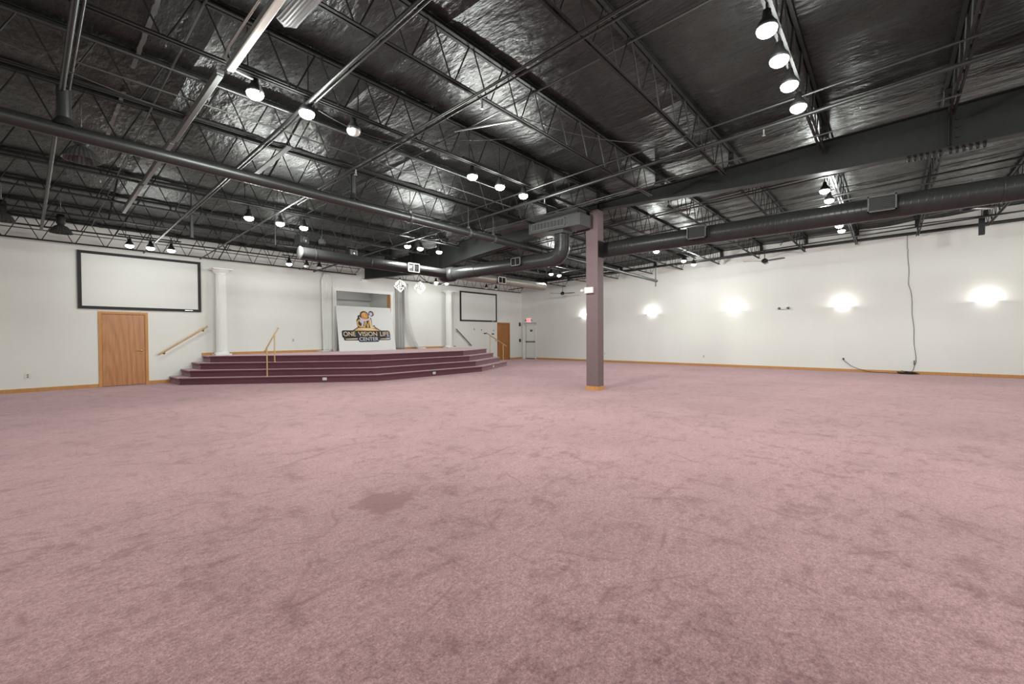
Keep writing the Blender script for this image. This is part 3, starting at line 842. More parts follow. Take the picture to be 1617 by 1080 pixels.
# ------------------------------------------------------------------ ducts
def duct_x(name_parent, a, b, r, mt, name='duct_section'):
    a = Vector(a); b = Vector(b); d = b - a; L = d.length
    mb = MB(); n = 28
    mb.lathe((0, 0, 0), [(r, 0), (r, L)], n)
    mb.lathe((0, 0, 0), [(0, 0), (r, 0)], n, False); mb.lathe((0, 0, L), [(0, 0), (r, 0)], n, False)
    k = 1.2
    while k < L - .3:
        mb.lathe((0, 0, k), [(r, -.02), (r + .006, -.015), (r + .008, .015), (r, .02)], n, False); k += 1.5
    o = mb.build(name, mt, name_parent)
    o.location = a; o.rotation_mode = 'QUATERNION'; o.rotation_quaternion = d.to_track_quat('Z', 'Y')
    return o
def grille(parent, loc, rot, w_, h_, mt, two=True):
    o = MB()
    g = .022
    o.box(-w_ / 2, w_ / 2, -.02, .0, h_ / 2 - g, h_ / 2); o.box(-w_ / 2, w_ / 2, -.02, .0, -h_ / 2, -h_ / 2 + g)
    o.box(-w_ / 2, -w_ / 2 + g, -.02, .0, -h_ / 2, h_ / 2); o.box(w_ / 2 - g, w_ / 2, -.02, .0, -h_ / 2, h_ / 2)
    if two: o.box(-.008, .008, -.018, .0, -h_ / 2, h_ / 2)
    fr_ = o.build('grille_frame', mt, parent); fr_.location = loc; fr_.rotation_euler = rot
    MB().box(-w_ / 2 + .01, w_ / 2 - .01, .004, .14, -h_ / 2 + .01, h_ / 2 - .01).build('grille_collar', M_black, fr_)
    for k in range(7):
        z = -h_ / 2 + g + (h_ - 2 * g) * (k + .5) / 7
        MB().bar((-w_ / 2 + g if two else .0, -.006, z), (w_ / 2 - g, -.006, z), .003, .016, (0, .5, 1)).build('louver', mt if not two else M_pipe, fr_)
    return fr_
rd = thing('round_duct', 'long black round duct at right with two louvred grilles', 'duct', (9.98, 0, 3.555))
duct_x(rd, (0, -8.5, 0), (0, 5.72, 0), .195, M_duct)
for y0, y1, rr in ((.30, -.08, 1), (3.36, 2.96, 1)):
    grille(rd, (-.30, (y0 + y1) / 2, .02), (0, 0, -PI / 2), abs(y0 - y1), .27, M_lgrey, False)
ld_ = thing('round_duct', 'black round duct with elbow left of the column, branching over the stage', 'duct', (9.08, 0, 0))
duct_x(ld_, (0, 6.62, 3.33), (0, 10.35, 3.33), .19, M_duct)
MB().tube([(0, 6.64, 3.33), (0, 6.52, 3.335), (0, 6.40, 3.37), (0, 6.31, 3.44), (0, 6.27, 3.53), (0, 6.26, 3.60)], .2, 28).build('elbow', M_duct, ld_)
duct_x(ld_, (0, 6.26, 3.58), (0, 6.26, 3.92), .19, M_duct, 'riser_duct')
MB().lathe((0, 10.65, 3.33), [(0, -.36), (.19, -.36), (.235, -.2), (.235, .2), (.19, .36), (0, .36)], 28, axis='Y').build('tee', M_duct, ld_)
duct_x(ld_, (-.1, 10.62, 3.34), (-4.65, 10.62, 3.38), .145, M_duct, 'branch_duct')
duct_x(ld_, (.1, 10.62, 3.36), (5.0, 10.62, 3.36), .145, M_duct2, 'branch_duct')
MB().lathe((-4.65, 10.62, 3.38), [(0, -.012), (.155, -.012), (.155, .02), (.145, .02)], 28, axis='X').build('end_cap', M_grey, ld_)
grille(ld_, (-.24, 7.60, 3.36), (0, 0, -PI / 2), .34, .22, M_grey)
grille(ld_, (-1.50, 10.44, 3.36), (0, 0, 0), .40, .26, M_cream)
grille(ld_, (2.30, 10.44, 3.35), (0, 0, 0), .40, .24, M_cream)
cap = MB(); cap.lathe((0, 0, 0), [(0, 0), (.01, 0)], 6)
pl = thing('plenum_box', 'black sheet metal plenum box with slotted face beside the column top', 'duct', (8.72, 5.5, 3.98))
MB().box(0, .5, 0, 1.55, 0, .29).build('box', M_plenum, pl, bevel=.006)
fr_ = MB(); fr_.box(-.012, 0, .42, 1.45, .05, .07); fr_.box(-.012, 0, .42, 1.45, .22, .24); fr_.box(-.012, 0, .42, .44, .05, .24); fr_.box(-.012, 0, 1.43, 1.45, .05, .24)
fr_.build('grille_frame', M_grey, pl)
for k in range(9):
    MB().box(-.010, 0, .50 + k * .104, .51 + k * .104, .07, .22).build('louver', M_conduit, pl)
MB().box(.1, .5, .55, 1.0, -.08, .0).build('boot', M_plenum, pl)
MB().box(.05, .45, .1, 3.6, .30, .42).build('upper_duct', M_plenum, pl)

# ------------------------------------------------------------------ central column
cx0, cx1, cy0, cy1 = 9.33, 9.61, 5.38, 5.71
co = thing('square_column', 'square mauve column in the middle of the room with oak base', 'column', ((cx0 + cx1) / 2, (cy0 + cy1) / 2, 0))
hx, hy = (cx1 - cx0) / 2, (cy1 - cy0) / 2
MB().box(-hx, hx, -hy, hy, .0, 3.96).build('cladding', M_col, co, bevel=.006)
MB().box(-hx, hx, -hy, hy - .11, 3.96, 4.44).build('upper_shaft', M_col, co, bevel=.004)
b_ = MB(); e = .016
b_.box(-hx - e, hx + e, -hy - e, -hy - .001, 0, .095); b_.box(-hx - e, hx + e, hy + .001, hy + e, 0, .095); b_.box(-hx - e, -hx - .001, -hy, hy, 0, .095); b_.box(hx + .001, hx + e, -hy, hy, 0, .095)
b_.build('base_trim', M_oak, co)
MB().box(-hx + .01, hx + .002, -hy - .012, -hy - .001, 3.28, 3.68).build('duct_collar', M_black, co)  # thin black patch on the column face, level with the long duct
o = thing('emergency_light', 'white emergency light box mounted high on the mauve column', 'emergency light', (cx0, 5.60, 2.475))
MB().box(-.075, -.001, -.12, .12, -.075, .075).build('body', M_cream, o, bevel=.012)
MB().lathe((-.05, .19, -.0), [(0, -.03), (.04, -.03), (.045, 0), (.03, .04), (0, .04)], 14, axis='Y').build('lamp_head', M_cream, o)
MB().tube([(-.04, .11, 0), (-.04, .17, 0)], .012, 6).build('neck', M_cream, o)
o = thing('emergency_light', 'unlit twin-head emergency light between two sconces', 'emergency light', (XR, 3.12, 2.375))
MB().box(-.06, -.001, -.10, .10, -.045, .05).build('body', M_cream, o, bevel=.01)
for s in (-1, 1): MB().lathe((-.05, s * .155, .0), [(0, -.035), (.045, -.035), (.05, 0), (.02, .035), (0, .035)], 14, axis='Y').build('lamp_head', M_grey, o)

# ------------------------------------------------------------------ stage
base = [(2.96, YF), (2.96, 15.30), (7.10, 11.70), (11.62, 11.70), (14.62, 13.12), (15.62, YF)]
def inset(poly, d):
    """move every edge but the wall one inward by d"""
    n = len(poly); lines = []
    for i in range(n - 1):
        a = Vector(poly[i]); b = Vector(poly[i + 1]); t_ = (b - a).normalized()
        nr = Vector((-t_.y, t_.x))
        lines.append((a + nr * d, t_))
    def inter(l1, l2):
        (p, r), (q, s) = l1, l2
        cr = r.x * s.y - r.y * s.x
        u = ((q - p).x * s.y - (q - p).y * s.x) / cr
        return p + r * u
    wall = (Vector((0, YF)), Vector((1, 0)))
    out = [inter(lines[0], wall)]
    for a, b in zip(lines, lines[1:]): out.append(inter(a, b))
    out.append(inter(lines[-1], wall))
    return [(p.x, p.y) for p in out]
# orientation check: polygon is counter-clockwise so the left normal points inward
st = thing('stage', 'maroon carpeted stage with four steps wrapping its angled front', 'stage', (9.2, 14.5, 0))
RISE = STAGE_Z / 4
for k in range(4):
    p_out = inset(base, .28 * k)
    p_in = inset(base, .28 * k + .025)
    mb = MB()
    off = lambda P: [(x - 9.2, y - 14.5) for x, y in P]
    mb.poly(off(p_in), RISE * k, RISE * (k + 1) - .045)
    mb.poly(off(p_out), RISE * (k + 1) - .045, RISE * (k + 1))
    s_ = mb.build('step', M_stage, st, bevel=.012)
    s_['label'] = ['lowest step', 'second step', 'third step', 'stage floor'][k]
def riser_outlet(x, y, ang, lab):
    o = thing('outlet_plate', lab, 'outlet', (x, y, .105), ang, 'outlets in the stage riser')
    MB().box(-.06, .06, -.012, 0, -.038, .038).build('plate', M_white, o, bevel=.003)
    for s in (-.026, .026): MB().box(s - .014, s + .014, -.014, -.012, -.012, .012).build('socket', M_grey, o)
dl = math.atan2(11.70 - 15.30, 7.10 - 2.96)
def on_edge(a, b, u, d=.025):
    ax, ay = a; bx, by = b
    t_ = Vector((bx - ax, by - ay)).normalized(); nr = Vector((-t_.y, t_.x))
    return ax + (bx - ax) * u + nr.x * d, ay + (by - ay) * u + nr.y * d
x, y = on_edge(base[1], base[2], .725); riser_outlet(x, y, dl, 'white outlet plate low in the left part of the stage front')
x, y = on_edge(base[2], base[3], .49); riser_outlet(x, y, 0, 'white outlet plate low in the middle of the stage front')
x, y = on_edge(base[3], base[4], .42); riser_outlet(x, y, math.atan2(1.42, 3.0), 'white outlet plate low in the right wing of the stage front')
# floor-mounted brass rails
def floor_rail(p1, z1, p2, z2, h, lab, low=.10, high=.32, mt=M_brassw):
    o = thing('handrail', lab, 'handrail', (p1[0], p1[1], z1))
    a = Vector((0, 0, 0)); b = Vector((p2[0] - p1[0], p2[1] - p1[1], z2 - z1))
    for q, zz in ((a, 0), (b, 0)):
        MB().tube([q, q + Vector((0, 0, h))], .019, 10).build('post', mt, o)
        MB().lathe(q, [(0, .001), (.055, .001), (.055, .01), (.025, .018)], 14).build('base_flange', mt, o)
    d = (b - a); L = d.length; d.normalize()
    top0 = a + Vector((0, 0, h)); 
    e0 = top0 - d * low * 1.6; e1 = top0 + d * (L + high)
    MB().tube([e0, e1], .022, 10).build('top_rail', mt, o)
    for q in (e0, e1): MB().lathe(q, [(0, -.03), (.026, -.018), (.03, 0), (.026, .018), (0, .03)], 10).build('end_cap', M_brass, o)
floor_rail((4.79, 13.84), RISE, (5.15, 14.25), RISE * 3, .86, 'brass handrail standing on the left steps of the stage')
floor_rail((14.28, 13.06), RISE, (14.12, 13.72), RISE * 3, .80, 'brass handrail standing on the far right steps of the stage', .12, .22)
# wall-mounted wooden rails
def wall_rail(x0, z0, x1, z1, lab, mt):
    o = thing('handrail', lab, 'handrail', (x0, YF, z0))
    MB().tube([(0, -.09, 0), (x1 - x0, -.09, z1 - z0)], .024, 12).build('rail', mt, o)
    for u in (.12, .92):
        x, z = (x1 - x0) * u, (z1 - z0) * u
        b = MB(); b.tube([(x, -.09, z - .02), (x, -.08, z - .06), (x, -.005, z - .07)], .009, 6); b.lathe((x, -.006, z - .07), [(0, 0), (.03, 0), (.03, .006)], 12, axis='Y')
        b.build('bracket', M_brass, o)
M_railw = wood_mat('rail_wood', (0.55, 0.33, 0.13), (0.66, 0.42, 0.2), 5, 0.35)
M_raild = wood_mat('rail_wood_dark', (0.13, 0.07, 0.04), (0.18, 0.10, 0.06), 5, 0.35)
wall_rail(2.70, .86, 3.94, 1.72, 'light wooden handrail on the wall rising to the left side of the stage', M_railw)
wall_rail(15.50, .86, 14.46, 1.72, 'dark handrail on the wall descending right of the stage', M_raild)

# white fluted columns
def fluted(x, lab):
    o = thing('fluted_column', lab, 'column', (x, 16.20, STAGE_Z))
    H = 3.60 - STAGE_Z
    MB().box(-.225, .225, -.225, .225, 0, .05).build('plinth', M_white, o, bevel=.006)
    MB().lathe((0, 0, .05), [(.20, 0), (.21, .015), (.20, .035), (.175, .045), (.165, .06)], 32).build('base_moulding', M_white, o)
    n = 96; vs = []
    for z, r in ((.10, .158), (.13, .155), (H * .5, .152), (H - .26, .142), (H - .23, .146)):
        for k in range(n):
            a = 2 * PI * k / n
            fl_ = -.009 * abs(math.sin(a * 12)) ** .6 if .11 < z < H - .24 else -.002
            vs.append(((r + fl_) * math.cos(a), (r + fl_) * math.sin(a), z))
    fs = [(i * n + k, i * n + (k + 1) % n, (i + 1) * n + (k + 1) % n, (i + 1) * n + k) for i in range(4) for k in range(n)]
    MB().add(vs, fs, False).build('shaft', M_white, o)
    MB().lathe((0, 0, H - .23), [(.145, 0), (.155, .01), (.15, .03), (.16, .06), (.22, .12), (.235, .14), (.235, .15)], 32).build('capital', M_white, o)
    MB().box(-.27, .27, -.27, .27, H - .08, H - .03).build('abacus', M_white, o, bevel=.008)
fluted(4.27, 'white fluted column on the left end of the stage')
fluted(13.80, 'white fluted column on the right end of the stage')

# drapes
def drape(x0, x1, z0, z1, y, mt, name, lab, folds, pool=None, curve=None):
    o = thing(name, lab, 'drape', ((x0 + x1) / 2, y, z0))
    vs = []; nu = folds * 8; nv = 26; mx = (x0 + x1) / 2
    for j in range(nv + 1):
        v = j / nv; z = z0 + (z1 - z0) * v
        for i in range(nu + 1):
            u = i / nu
            xx = x0 + (x1 - x0) * u - mx
            yy = .035 * math.sin(u * folds * 2 * PI + .6 * math.sin(v * 3)) * (1 - .3 * v)
            sh = 0
            if curve: sh, wid = curve(v); xx = xx * wid + sh
            vs.append((xx, yy, z - z0))
    fs = [(j * (nu + 1) + i, j * (nu + 1) + i + 1, (j + 1) * (nu + 1) + i + 1, (j + 1) * (nu + 1) + i) for j in range(nv) for i in range(nu)]
    b = MB().add(vs, fs, True).build('cloth', mt, o, fix=False)
    md = b.modifiers.new('t', 'SOLIDIFY'); md.thickness = .004
    if pool:
        px, pw, pd = pool; vs = []; n = 24
        c = [0, 0]
        pts = [(pw * math.cos(2 * PI * k / n) * (1 + .15 * math.sin(3 * k)), pd * math.sin(2 * PI * k / n) * (1 + .2 * math.sin(5 * k))) for k in range(n)]
        vs = [(px, -.05, .04)] + [(px + a * .6, -.05 + bb_ * .6, .035 + .01 * (k % 2)) for k, (a, bb_) in enumerate(pts)] + [(px + a, -.05 + bb_, .004) for a, bb_ in pts]
        fs = [(0, 1 + k, 1 + (k + 1) % n) for k in range(n)] + [(1 + k, 1 + n + k, 1 + n + (k + 1) % n, 1 + (k + 1) % n) for k in range(n)]
        MB().add(vs, fs, True).build('pooled_hem', mt, o, fix=False)
    return o
drape(7.60, 8.02, STAGE_Z + .01, 3.86, 16.34, M_drape, 'drape', 'white sheer drape hanging left of the stage opening, pooled on the stage', 5, (-.14, .28, .10), lambda v: (.0, .75 + .25 * v if v < .9 else 1.0 - (v - .9) * 6))
drape(10.98, 11.40, STAGE_Z + .01, 3.72, 16.42, M_drape2, 'drape', 'grey drape hanging flat between the stage opening and the white swag', 3)
drape(11.32, 11.52, STAGE_Z + .012, 3.72, 16.30, M_drape, 'drape', 'narrow white drape sweeping to the right onto the stage floor', 3, (.80, .26, .08), lambda v: (.62 * max(0, (1 - v)) ** 3.2 - .16 * v * 0, 1.0))

# projection screens
def screen(x0, x1, z0, z1, lab):
    o = thing('projection_screen', lab, 'screen', ((x0 + x1) / 2, YF, (z0 + z1) / 2))
    w_, h_ = (x1 - x0) / 2, (z1 - z0) / 2
    f = MB(); b = .075; y0 = -.05
    f.box(-w_, w_, y0, -.001, h_ - b, h_); f.box(-w_, w_, y0, -.001, -h_, -h_ + b); f.box(-w_, -w_ + b, y0, -.001, -h_ + b, h_ - b); f.box(w_ - b, w_, y0, -.001, -h_ + b, h_ - b)
    f.build('frame', M_frame, o)
    MB().box(-w_ + b, w_ - b, -.03, -.01, -h_ + b, h_ - b).build('screen_fabric', M_screen, o)
    MB().box(w_ - .42, w_ - .22, y0 - .002, y0, -h_ + .025, -h_ + .05).build('badge', M_nickel, o)
screen(1.029, 3.79, 2.172, 3.75, 'large wide projection screen above the wooden door at left')
screen(14.77, 17.49, 2.131, 3.676, 'projection screen on the far right of the stage wall')

# ------------------------------------------------------------------ leaning sign board
A = Vector((8.27, 16.40, 2.585)); B_ = Vector((10.69, 16.40, 2.585)); Cb = Vector((8.04, 15.95, STAGE_Z + .002)); Db = Vector((10.55, 15.95, STAGE_Z + .002))
x_ax = (B_ - A).normalized(); z_mid = ((A + B_) / 2 - (Cb + Db) / 2)
Hh = z_mid.length
sb = thing('sign_board', 'white board leaning in the stage opening with a gold and navy church logo', 'sign', tuple((Cb + Db) / 2 + Vector((.14, 0, 0))))
lean = math.atan2(.45, 2.585 - STAGE_Z)
sb.rotation_euler = (-lean, 0, 0)
Wb = 1.225
M_board = mat('board_white', (0.80, 0.79, 0.775), 0.5)
MB().add([(-Wb - .12, -.01, 0), (Wb - .04, -.01, 0), (Wb - .02, -.01, Hh), (-Wb - .02, -.01, Hh), (-Wb - .12, .012, 0), (Wb - .04, .012, 0), (Wb - .02, .012, Hh), (-Wb - .02, .012, Hh)],
         [(0, 1, 2, 3), (5, 4, 7, 6), (0, 4, 5, 1), (3, 2, 6, 7), (0, 3, 7, 4), (1, 5, 6, 2)]).build('board', M_board, sb)
M_navy = mat('logo_dark', (0.012, 0.010, 0.022), 0.5)
M_brown = mat('logo_brown', (0.045, 0.018, 0.008), 0.5)
M_gold = mat('logo_gold', (0.72, 0.42, 0.13), 0.45)
M_pale = mat('logo_pale_gold', (0.85, 0.66, 0.42), 0.5)
M_orange = mat('logo_orange', (0.62, 0.25, 0.07), 0.5)
M_lav = mat('logo_lavender', (0.66, 0.58, 0.72), 0.5)
M_blue = mat('logo_blue', (0.10, 0.10, 0.32), 0.5)
M_silver = mat('logo_silver', (0.70, 0.70, 0.76), 0.4)
def px(u, v):   # logo drawing units (close-up crop pixels) to board metres
    return ((u - 510) / 485.0 * 1.06 - .075, (1000 - v) / 485.0 * 1.06 + .24)
def flat(name, pts, mt, layer, hole=None):
    P = [px(*p) for p in pts]
    y = -.0105 - .0022 * layer
    n = len(P)
    vs = [(a, y, b) for a, b in P] + [(a, y + .002, b) for a, b in P]
    fs = [tuple(range(n)), tuple(range(2 * n - 1, n - 1, -1))] + [(i, n + i, n + (i + 1) % n, (i + 1) % n) for i in range(n)]
    return MB().add(vs, fs).build(name, mt, sb)
def circ(cx, cy, r, n=28, sx=1): return [(cx + r * sx * math.cos(2 * PI * k / n), cy + r * math.sin(2 * PI * k / n)) for k in range(n)]
def rrect(x0, y0, x1, y1, r):
    out = []
    for (cx, cy, a) in ((x1 - r, y0 + r, -PI / 2), (x1 - r, y1 - r, 0), (x0 + r, y1 - r, PI / 2), (x0 + r, y0 + r, PI)):
        for k in range(5): out.append((cx + r * math.cos(a + k * PI / 8), cy + r * math.sin(a + k * PI / 8)))
    return out
flat('logo_outline', rrect(15, 722, 1003, 868, 40), M_navy, 0)
flat('logo_outline', rrect(40, 850, 1003, 912, 30), M_navy, 0)
flat('logo_outline', rrect(318, 838, 752, 945, 40), M_navy, 1)
flat('logo_outline', [(225, 728), (345, 655), (330, 600), (335, 520), (365, 480), (365, 445), (395, 425), (425, 430), (640, 470), (645, 530), (640, 640), (690, 615), (705, 655), (825, 728)], M_brown, 0)
flat('logo_outline', circ(505, 435, 92), M_brown, 1)
flat('logo_outline', circ(652, 392, 56), M_navy, 1)
flat('logo_mound', [(255, 728), (350, 672), (680, 672), (800, 728)], M_gold, 2)
flat('logo_mound_light', [(330, 700), (420, 680), (600, 680), (720, 715), (520, 722)], M_pale, 3)
flat('logo_globe', circ(510, 437, 72), M_orange, 2)
flat('logo_globe_light', [(455, 400), (500, 372), (545, 380), (520, 420), (560, 450), (520, 470), (480, 440)], M_gold, 3)
def ring(cx, cy, r0, r1, a0, a1, n=18): return [(cx + r1 * math.cos(a0 + (a1 - a0) * k / n), cy + r1 * math.sin(a0 + (a1 - a0) * k / n)) for k in range(n + 1)] + [(cx + r0 * math.cos(a1 - (a1 - a0) * k / n), cy + r0 * math.sin(a1 - (a1 - a0) * k / n)) for k in range(n + 1)]
flat('logo_ring', ring(410, 585, 52, 78, .8, 5.2), M_gold, 3)
flat('logo_letter', [(440, 668), (492, 668), (520, 570), (535, 668), (560, 668), (590, 560), (590, 668), (615, 668), (615, 520), (585, 520), (550, 620), (525, 540), (500, 540), (470, 640)], M_gold, 3)
flat('logo_letter', [(600, 500), (628, 500), (632, 640), (690, 650), (680, 672), (600, 672)], M_pale, 4)
flat('logo_figure', [(395, 452), (425, 478), (470, 500), (520, 508), (570, 495), (620, 455), (632, 470), (585, 520), (520, 545), (480, 545), (468, 600), (440, 655), (415, 640), (430, 590), (395, 560), (392, 530), (430, 530), (405, 490)], M_lav, 4)
flat('logo_hand', [(610, 440), (620, 400), (600, 375), (625, 380), (628, 350), (648, 375), (672, 352), (668, 385), (692, 395), (668, 408), (670, 435), (645, 425), (632, 455)], M_lav, 4)
flat('logo_swoosh', [(60, 880), (300, 872), (310, 884), (290, 893), (100, 893)], M_pale, 2)
flat('logo_swoosh', [(770, 884), (985, 872), (990, 880), (960, 893), (775, 893)], M_pale, 2)
flat('logo_swoosh', rrect(905, 835, 998, 900, 22), M_blue, 1)
def text(body, cx, cy, wpx, hpx, mt, layer, name):
    cu = bpy.data.curves.new(name, 'FONT'); cu.body = body; cu.align_x = 'CENTER'; cu.extrude = .001; cu.offset = .004
    to = bpy.data.objects.new(name, cu); C.objects.link(to)
    dg = bpy.context.evaluated_depsgraph_get()
    me = bpy.data.meshes.new_from_object(to.evaluated_get(dg))
    bpy.data.objects.remove(to)
    xs = [v.co.x for v in me.vertices]; ys_ = [v.co.y for v in me.vertices]
    w0, h0, mx, my = max(xs) - min(xs), max(ys_) - min(ys_), (max(xs) + min(xs)) / 2, (max(ys_) + min(ys_)) / 2
    X0, Z0 = px(cx, cy)
    sx = wpx / 485.0 * 1.06 / w0; sz = hpx / 485.0 * 1.06 / h0
    y = -.0105 - .0022 * layer
    for v in me.vertices: v.co = ((v.co.x - mx) * sx + X0, y - v.co.z, (v.co.y - my) * sz + Z0)
    me.materials.clear(); me.materials.append(mt)
    o = bpy.data.objects.new(name, me); C.objects.link(o); o.parent = sb
    return o
text('ONE', 160, 790, 232, 84, M_pale, 3, 'logo_lettering')
text('VISION', 525, 790, 388, 84, M_pale, 3, 'logo_lettering')
text('LIFE', 882, 790, 196, 84, M_pale, 3, 'logo_lettering')
text('CENTER', 535, 888, 390, 68, M_silver, 3, 'logo_lettering')

# ------------------------------------------------------------------ chandeliers
def chandelier(x, y, z, lab, seed):
    o = thing('chandelier', lab, 'chandelier', (x, y, z))
    rr = random.Random(seed)
    MB().tube([(0, 0, .28), (0, 0, zd(y) - .02 - z)], .006, 6).build('chain', M_nickel, o)
    MB().lathe((0, 0, 0), [(.0, .30), (.03, .28), (.02, .1), (.05, .0), (.02, -.15), (0, -.22)], 12).build('stem', M_chrome, o)
    for k in range(6):
        a = k * PI / 3
        MB().tube([(.03 * math.cos(a), .03 * math.sin(a), -.05), (.12 * math.cos(a), .12 * math.sin(a), -.10), (.18 * math.cos(a), .18 * math.sin(a), .0)], .006, 6).build('arm', M_chrome, o)
        MB().lathe((.18 * math.cos(a), .18 * math.sin(a), .0), [(0, 0), (.016, .01), (.018, .04), (.006, .08), (0, .085)], 8).build('bulb', M_candle, o)
    cr = MB()
    for k in range(150):
        v = rr.uniform(-1, 1); a = rr.uniform(0, 2 * PI)
        zz = .24 * v - .02
        r = .215 * (1 - abs(v) ** 1.3) + .03 * rr.random()
        c = Vector((r * math.cos(a), r * math.sin(a), zz)); s = rr.uniform(.012, .022)
        cr.add([c + Vector((s, 0, 0)), c + Vector((0, s, 0)), c - Vector((s, 0, 0)), c - Vector((0, s, 0)), c + Vector((0, 0, s * 1.6)), c - Vector((0, 0, s * 1.6))],
               [(0, 1, 4), (1, 2, 4), (2, 3, 4), (3, 0, 4), (1, 0, 5), (2, 1, 5), (3, 2, 5), (0, 3, 5)])
    c_ = cr.build('crystals', M_crystal, o, fix=False); c_['kind'] = 'stuff'
    l = bpy.data.lights.new('chandelier_light', 'POINT'); l.energy = 5; l.shadow_soft_size = .15
    lo = bpy.data.objects.new('chandelier_light', l); C.objects.link(lo); lo.location = (x, y, z - .35)
    return o
chandelier(9.98, 14.65, 3.41, 'lit crystal chandelier over the stage, left one of two', 3)
chandelier(10.94, 14.65, 3.41, 'lit crystal chandelier over the stage, right one of two', 4)

# ------------------------------------------------------------------ wall sconces
for i, (y, lab) in enumerate(((12.1, 'wall sconce half hidden behind the mauve column'), (8.46, 'lit wall sconce right of the column, nearest to it'), (4.89, 'lit wall sconce left of the unlit emergency light'), (1.28, 'lit wall sconce between the emergency light and the hanging cable'), (-2.24, 'lit wall sconce nearest the right edge'), (-5.8, 'lit wall sconce beyond the right edge of the view'))):  # the last sconce is out of view, added for its light
    o = thing('wall_sconce', lab, 'sconce', (XR, y, 2.36), 0, 'bowl sconces on the right wall')
    pr = [(0.0, -.13), (.06, -.125), (.13, -.10), (.19, -.055), (.225, -.01), (.23, 0), (.215, 0), (.17, -.06), (.10, -.10), (0, -.115)]
    MB().lathe((-.004, 0, 0), [(r, z) for r, z in pr], 20, True, PI / 2, 3 * PI / 2).build('glass_bowl', M_sconce, o)
    MB().box(-.012, -.0005, -.06, .06, -.09, .02).build('back_plate', M_white, o)
    l = bpy.data.lights.new('sconce_light', 'POINT'); l.energy = SCONCE_W; l.shadow_soft_size = .045; l.color = (1, .98, .95)
    lo = bpy.data.objects.new('sconce_light', l); C.objects.link(lo); lo.location = (XR - .10, y, 2.38)

# ------------------------------------------------------------------ small things on the walls
def outlet(loc, nrm, lab, w_=.075, h_=.115, grp=None):
    rz = {'front': 0, 'right': -PI / 2}[nrm]
    o = thing('outlet_plate', lab, 'outlet', loc, rz, grp)
    MB().box(-w_ / 2, w_ / 2, -.01, -.0005, -h_ / 2, h_ / 2).build('plate', M_cream, o, bevel=.002)
    for s in (-.025, .025): MB().box(-.016, .016, -.013, -.01, s - .014, s + .014).build('socket', M_grey, o)
    return o
outlet((.10, YF, .41), 'front', 'pale outlet plate low on the wall left of the wooden door', .12, .12)
outlet((XR, 10.95, .42), 'right', 'small outlet plate low on the wall just right of the column')
outlet((XR, 6.11, .42), 'right', 'small outlet plate low on the wall under the second sconce')
outlet((XR, 1.26, .45), 'right', 'outlet plate that the dark cord is plugged into')
outlet((6.6, YF, 1.25), 'front', 'cream plate on the wall above the stage between drape and column', .08, .11)
o = thing('exit_sign', 'small pink-red illuminated exit sign above the white door', 'sign', (XR, 15.93, 2.27), -PI / 2)
MB().box(-.16, .16, -.05, -.001, -.11, .11).build('body', M_exit, o, bevel=.01)
cu = bpy.data.curves.new('exit_text', 'FONT'); cu.body = 'EXIT'; cu.align_x = 'CENTER'; cu.size = .15; cu.extrude = .001; cu.offset = .004
to = bpy.data.objects.new('exit_text', cu); C.objects.link(to)
me = bpy.data.meshes.new_from_object(to.evaluated_get(bpy.context.evaluated_depsgraph_get())); bpy.data.objects.remove(to)
for v in me.vertices: v.co = (v.co.x * .8, -.052 - v.co.z, v.co.y - .05)
me.materials.clear(); me.materials.append(M_exit_l)
eo = bpy.data.objects.new('lettering', me); C.objects.link(eo); eo.parent = o
for s in (-1, 1): MB().lathe((s * .22, -.04, -.0), [(0, -.03), (.035, -.03), (.035, .02), (0, .03)], 12, axis='Y').build('lamp_head', M_grey, o)
def plate(loc, sx, sz, mt, lab, cat, name, d=.04):
    o = thing(name, lab, cat, loc)
    MB().box(-sx / 2, sx / 2, -d, -.001, -sz / 2, sz / 2).build('body', mt, o, bevel=.004)
    MB().box(-sx * .3, sx * .3, -d - .004, -d, -sz * .1, sz * .25).build('face', M_grey, o)
plate((19.48, YF, 2.04), .13, .20, M_black, 'small dark alarm strobe on the wall left of the white door', 'alarm', 'alarm_strobe')
plate((19.50, YF, 1.09), .12, .18, M_black, 'small dark pull station below the alarm strobe', 'alarm', 'pull_station')
plate((16.60, YF, 1.50), .22, .06, M_black, 'small black plate on the wall left of the floor handrail top', 'plate', 'wall_plate', .015)
plate((17.20, YF, 1.47), .20, .06, M_black, 'small black plate on the wall beside the dark wooden door', 'plate', 'wall_plate', .015)
for i, (x, z) in enumerate(((15.78, 1.72), (16.32, 1.69), (17.25, 1.66), (17.42, 1.1))):
    o = tag(MB().box(-.025, .025, -.012, -.001, -.03, .03).build('wall_jack', M_grey, loc=(x, YF, z)), 'tiny grey wall jack between the right screen and the dark door, %s from left' % ORD[i], 'jack', 'wall jacks')
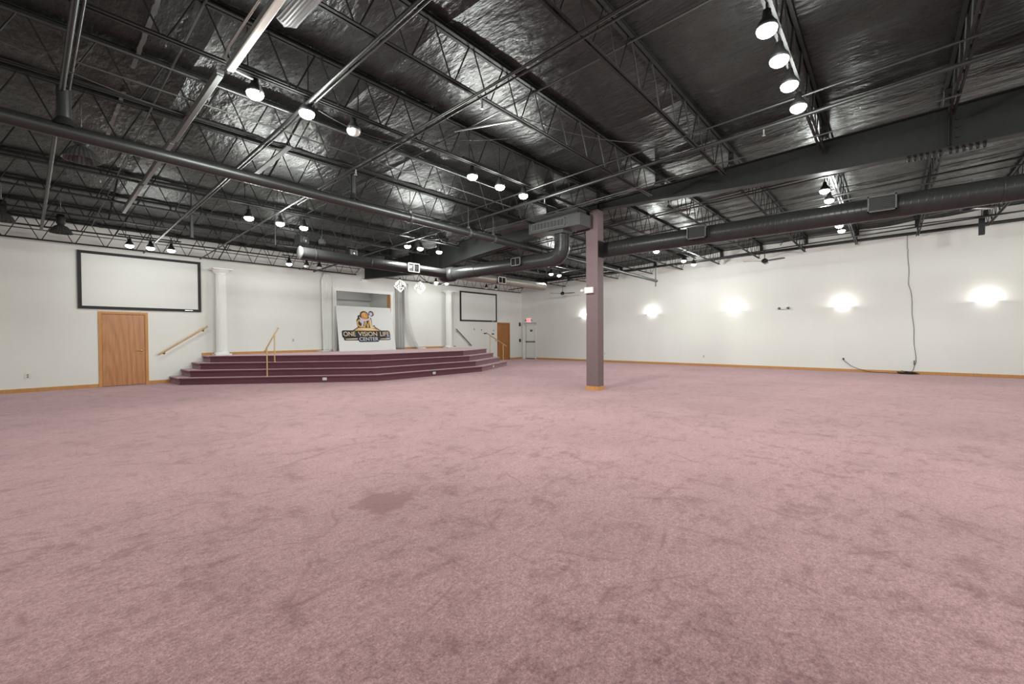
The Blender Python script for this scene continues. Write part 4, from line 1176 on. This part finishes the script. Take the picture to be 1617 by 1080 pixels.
# hanging cord on the right wall, floor cable and coil
o = thing('power_cord', 'long thin dark cord hanging down the sconce wall', 'cord', (XR - .02, -.5, 0))
pts = [(-.05, .08, 4.72), (0, .07, 4.2)]
for i in range(20):
    z = 4.2 - i * .2
    pts.append((0, .05 - .011 * i * (1 if i > 6 else .4) + .012 * math.sin(i * 1.3), z))
pts += [(0, -.13, .30), (-.01, -.10, .15), (-.03, -.02, .03)]
MB().tube(pts, .007, 6).build('cord', M_black, o)
MB().cbox((-.005, -.12, .38), .03, .03, .16).build('inline_plug', M_grey, o)
o = thing('power_cord', 'dark cord running along the oak baseboard from a wall outlet to a coil', 'cord', (XR - .03, .0, 0))
MB().tube([(0, 1.26, .43), (-.02, 1.2, .36), (-.02, 1.05, .22), (-.03, .85, .12), (-.04, .6, .04), (-.06, .3, .012), (-.07, -.1, .012), (-.07, -.5, .014)], .008, 6).build('cord', M_black, o)
MB().cbox((-.0, 1.26, .45), .03, .045, .05).build('plug', M_black, o)
for k in range(7):
    rr = .14 + .03 * (k % 3); c = Vector((-.14 - .02 * (k % 2), -.42 - .03 * (k % 4), .012 + .008 * k))
    p = [(c.x + rr * .55 * math.cos(a * PI / 8), c.y + rr * 1.3 * math.sin(a * PI / 8), c.z + (.05 * max(0, math.sin(a * PI / 8 + k)) if k > 4 else 0)) for a in range(17)]
    MB().tube(p, .007, 5, False).build('coil_loop', M_black, o)

# foil tape seams under the sheets, upper left
for i, (x, y0, y1) in enumerate(((.98, 5.4, 7.2), (.98, 7.9, 9.6))):
    o = thing('foil_tape', 'crumpled silvery tape strip under the insulation at upper left, %s one' % ['nearer', 'farther'][i], 'tape', (x, y0, zd(y0) - .05))
    vs = []; n = 22
    for k in range(n + 1):
        y = (y1 - y0) * k / n
        for s in (-1, 1): vs.append((s * (.022 + .012 * noise.noise((k * .9, i, s))), y, -.04 * y + .02 * noise.noise((k * .6, 5, s))))
    MB().add(vs, [(2 * k, 2 * k + 1, 2 * k + 3, 2 * k + 2) for k in range(n)], True).build('strip', M_tape, o, fix=False)
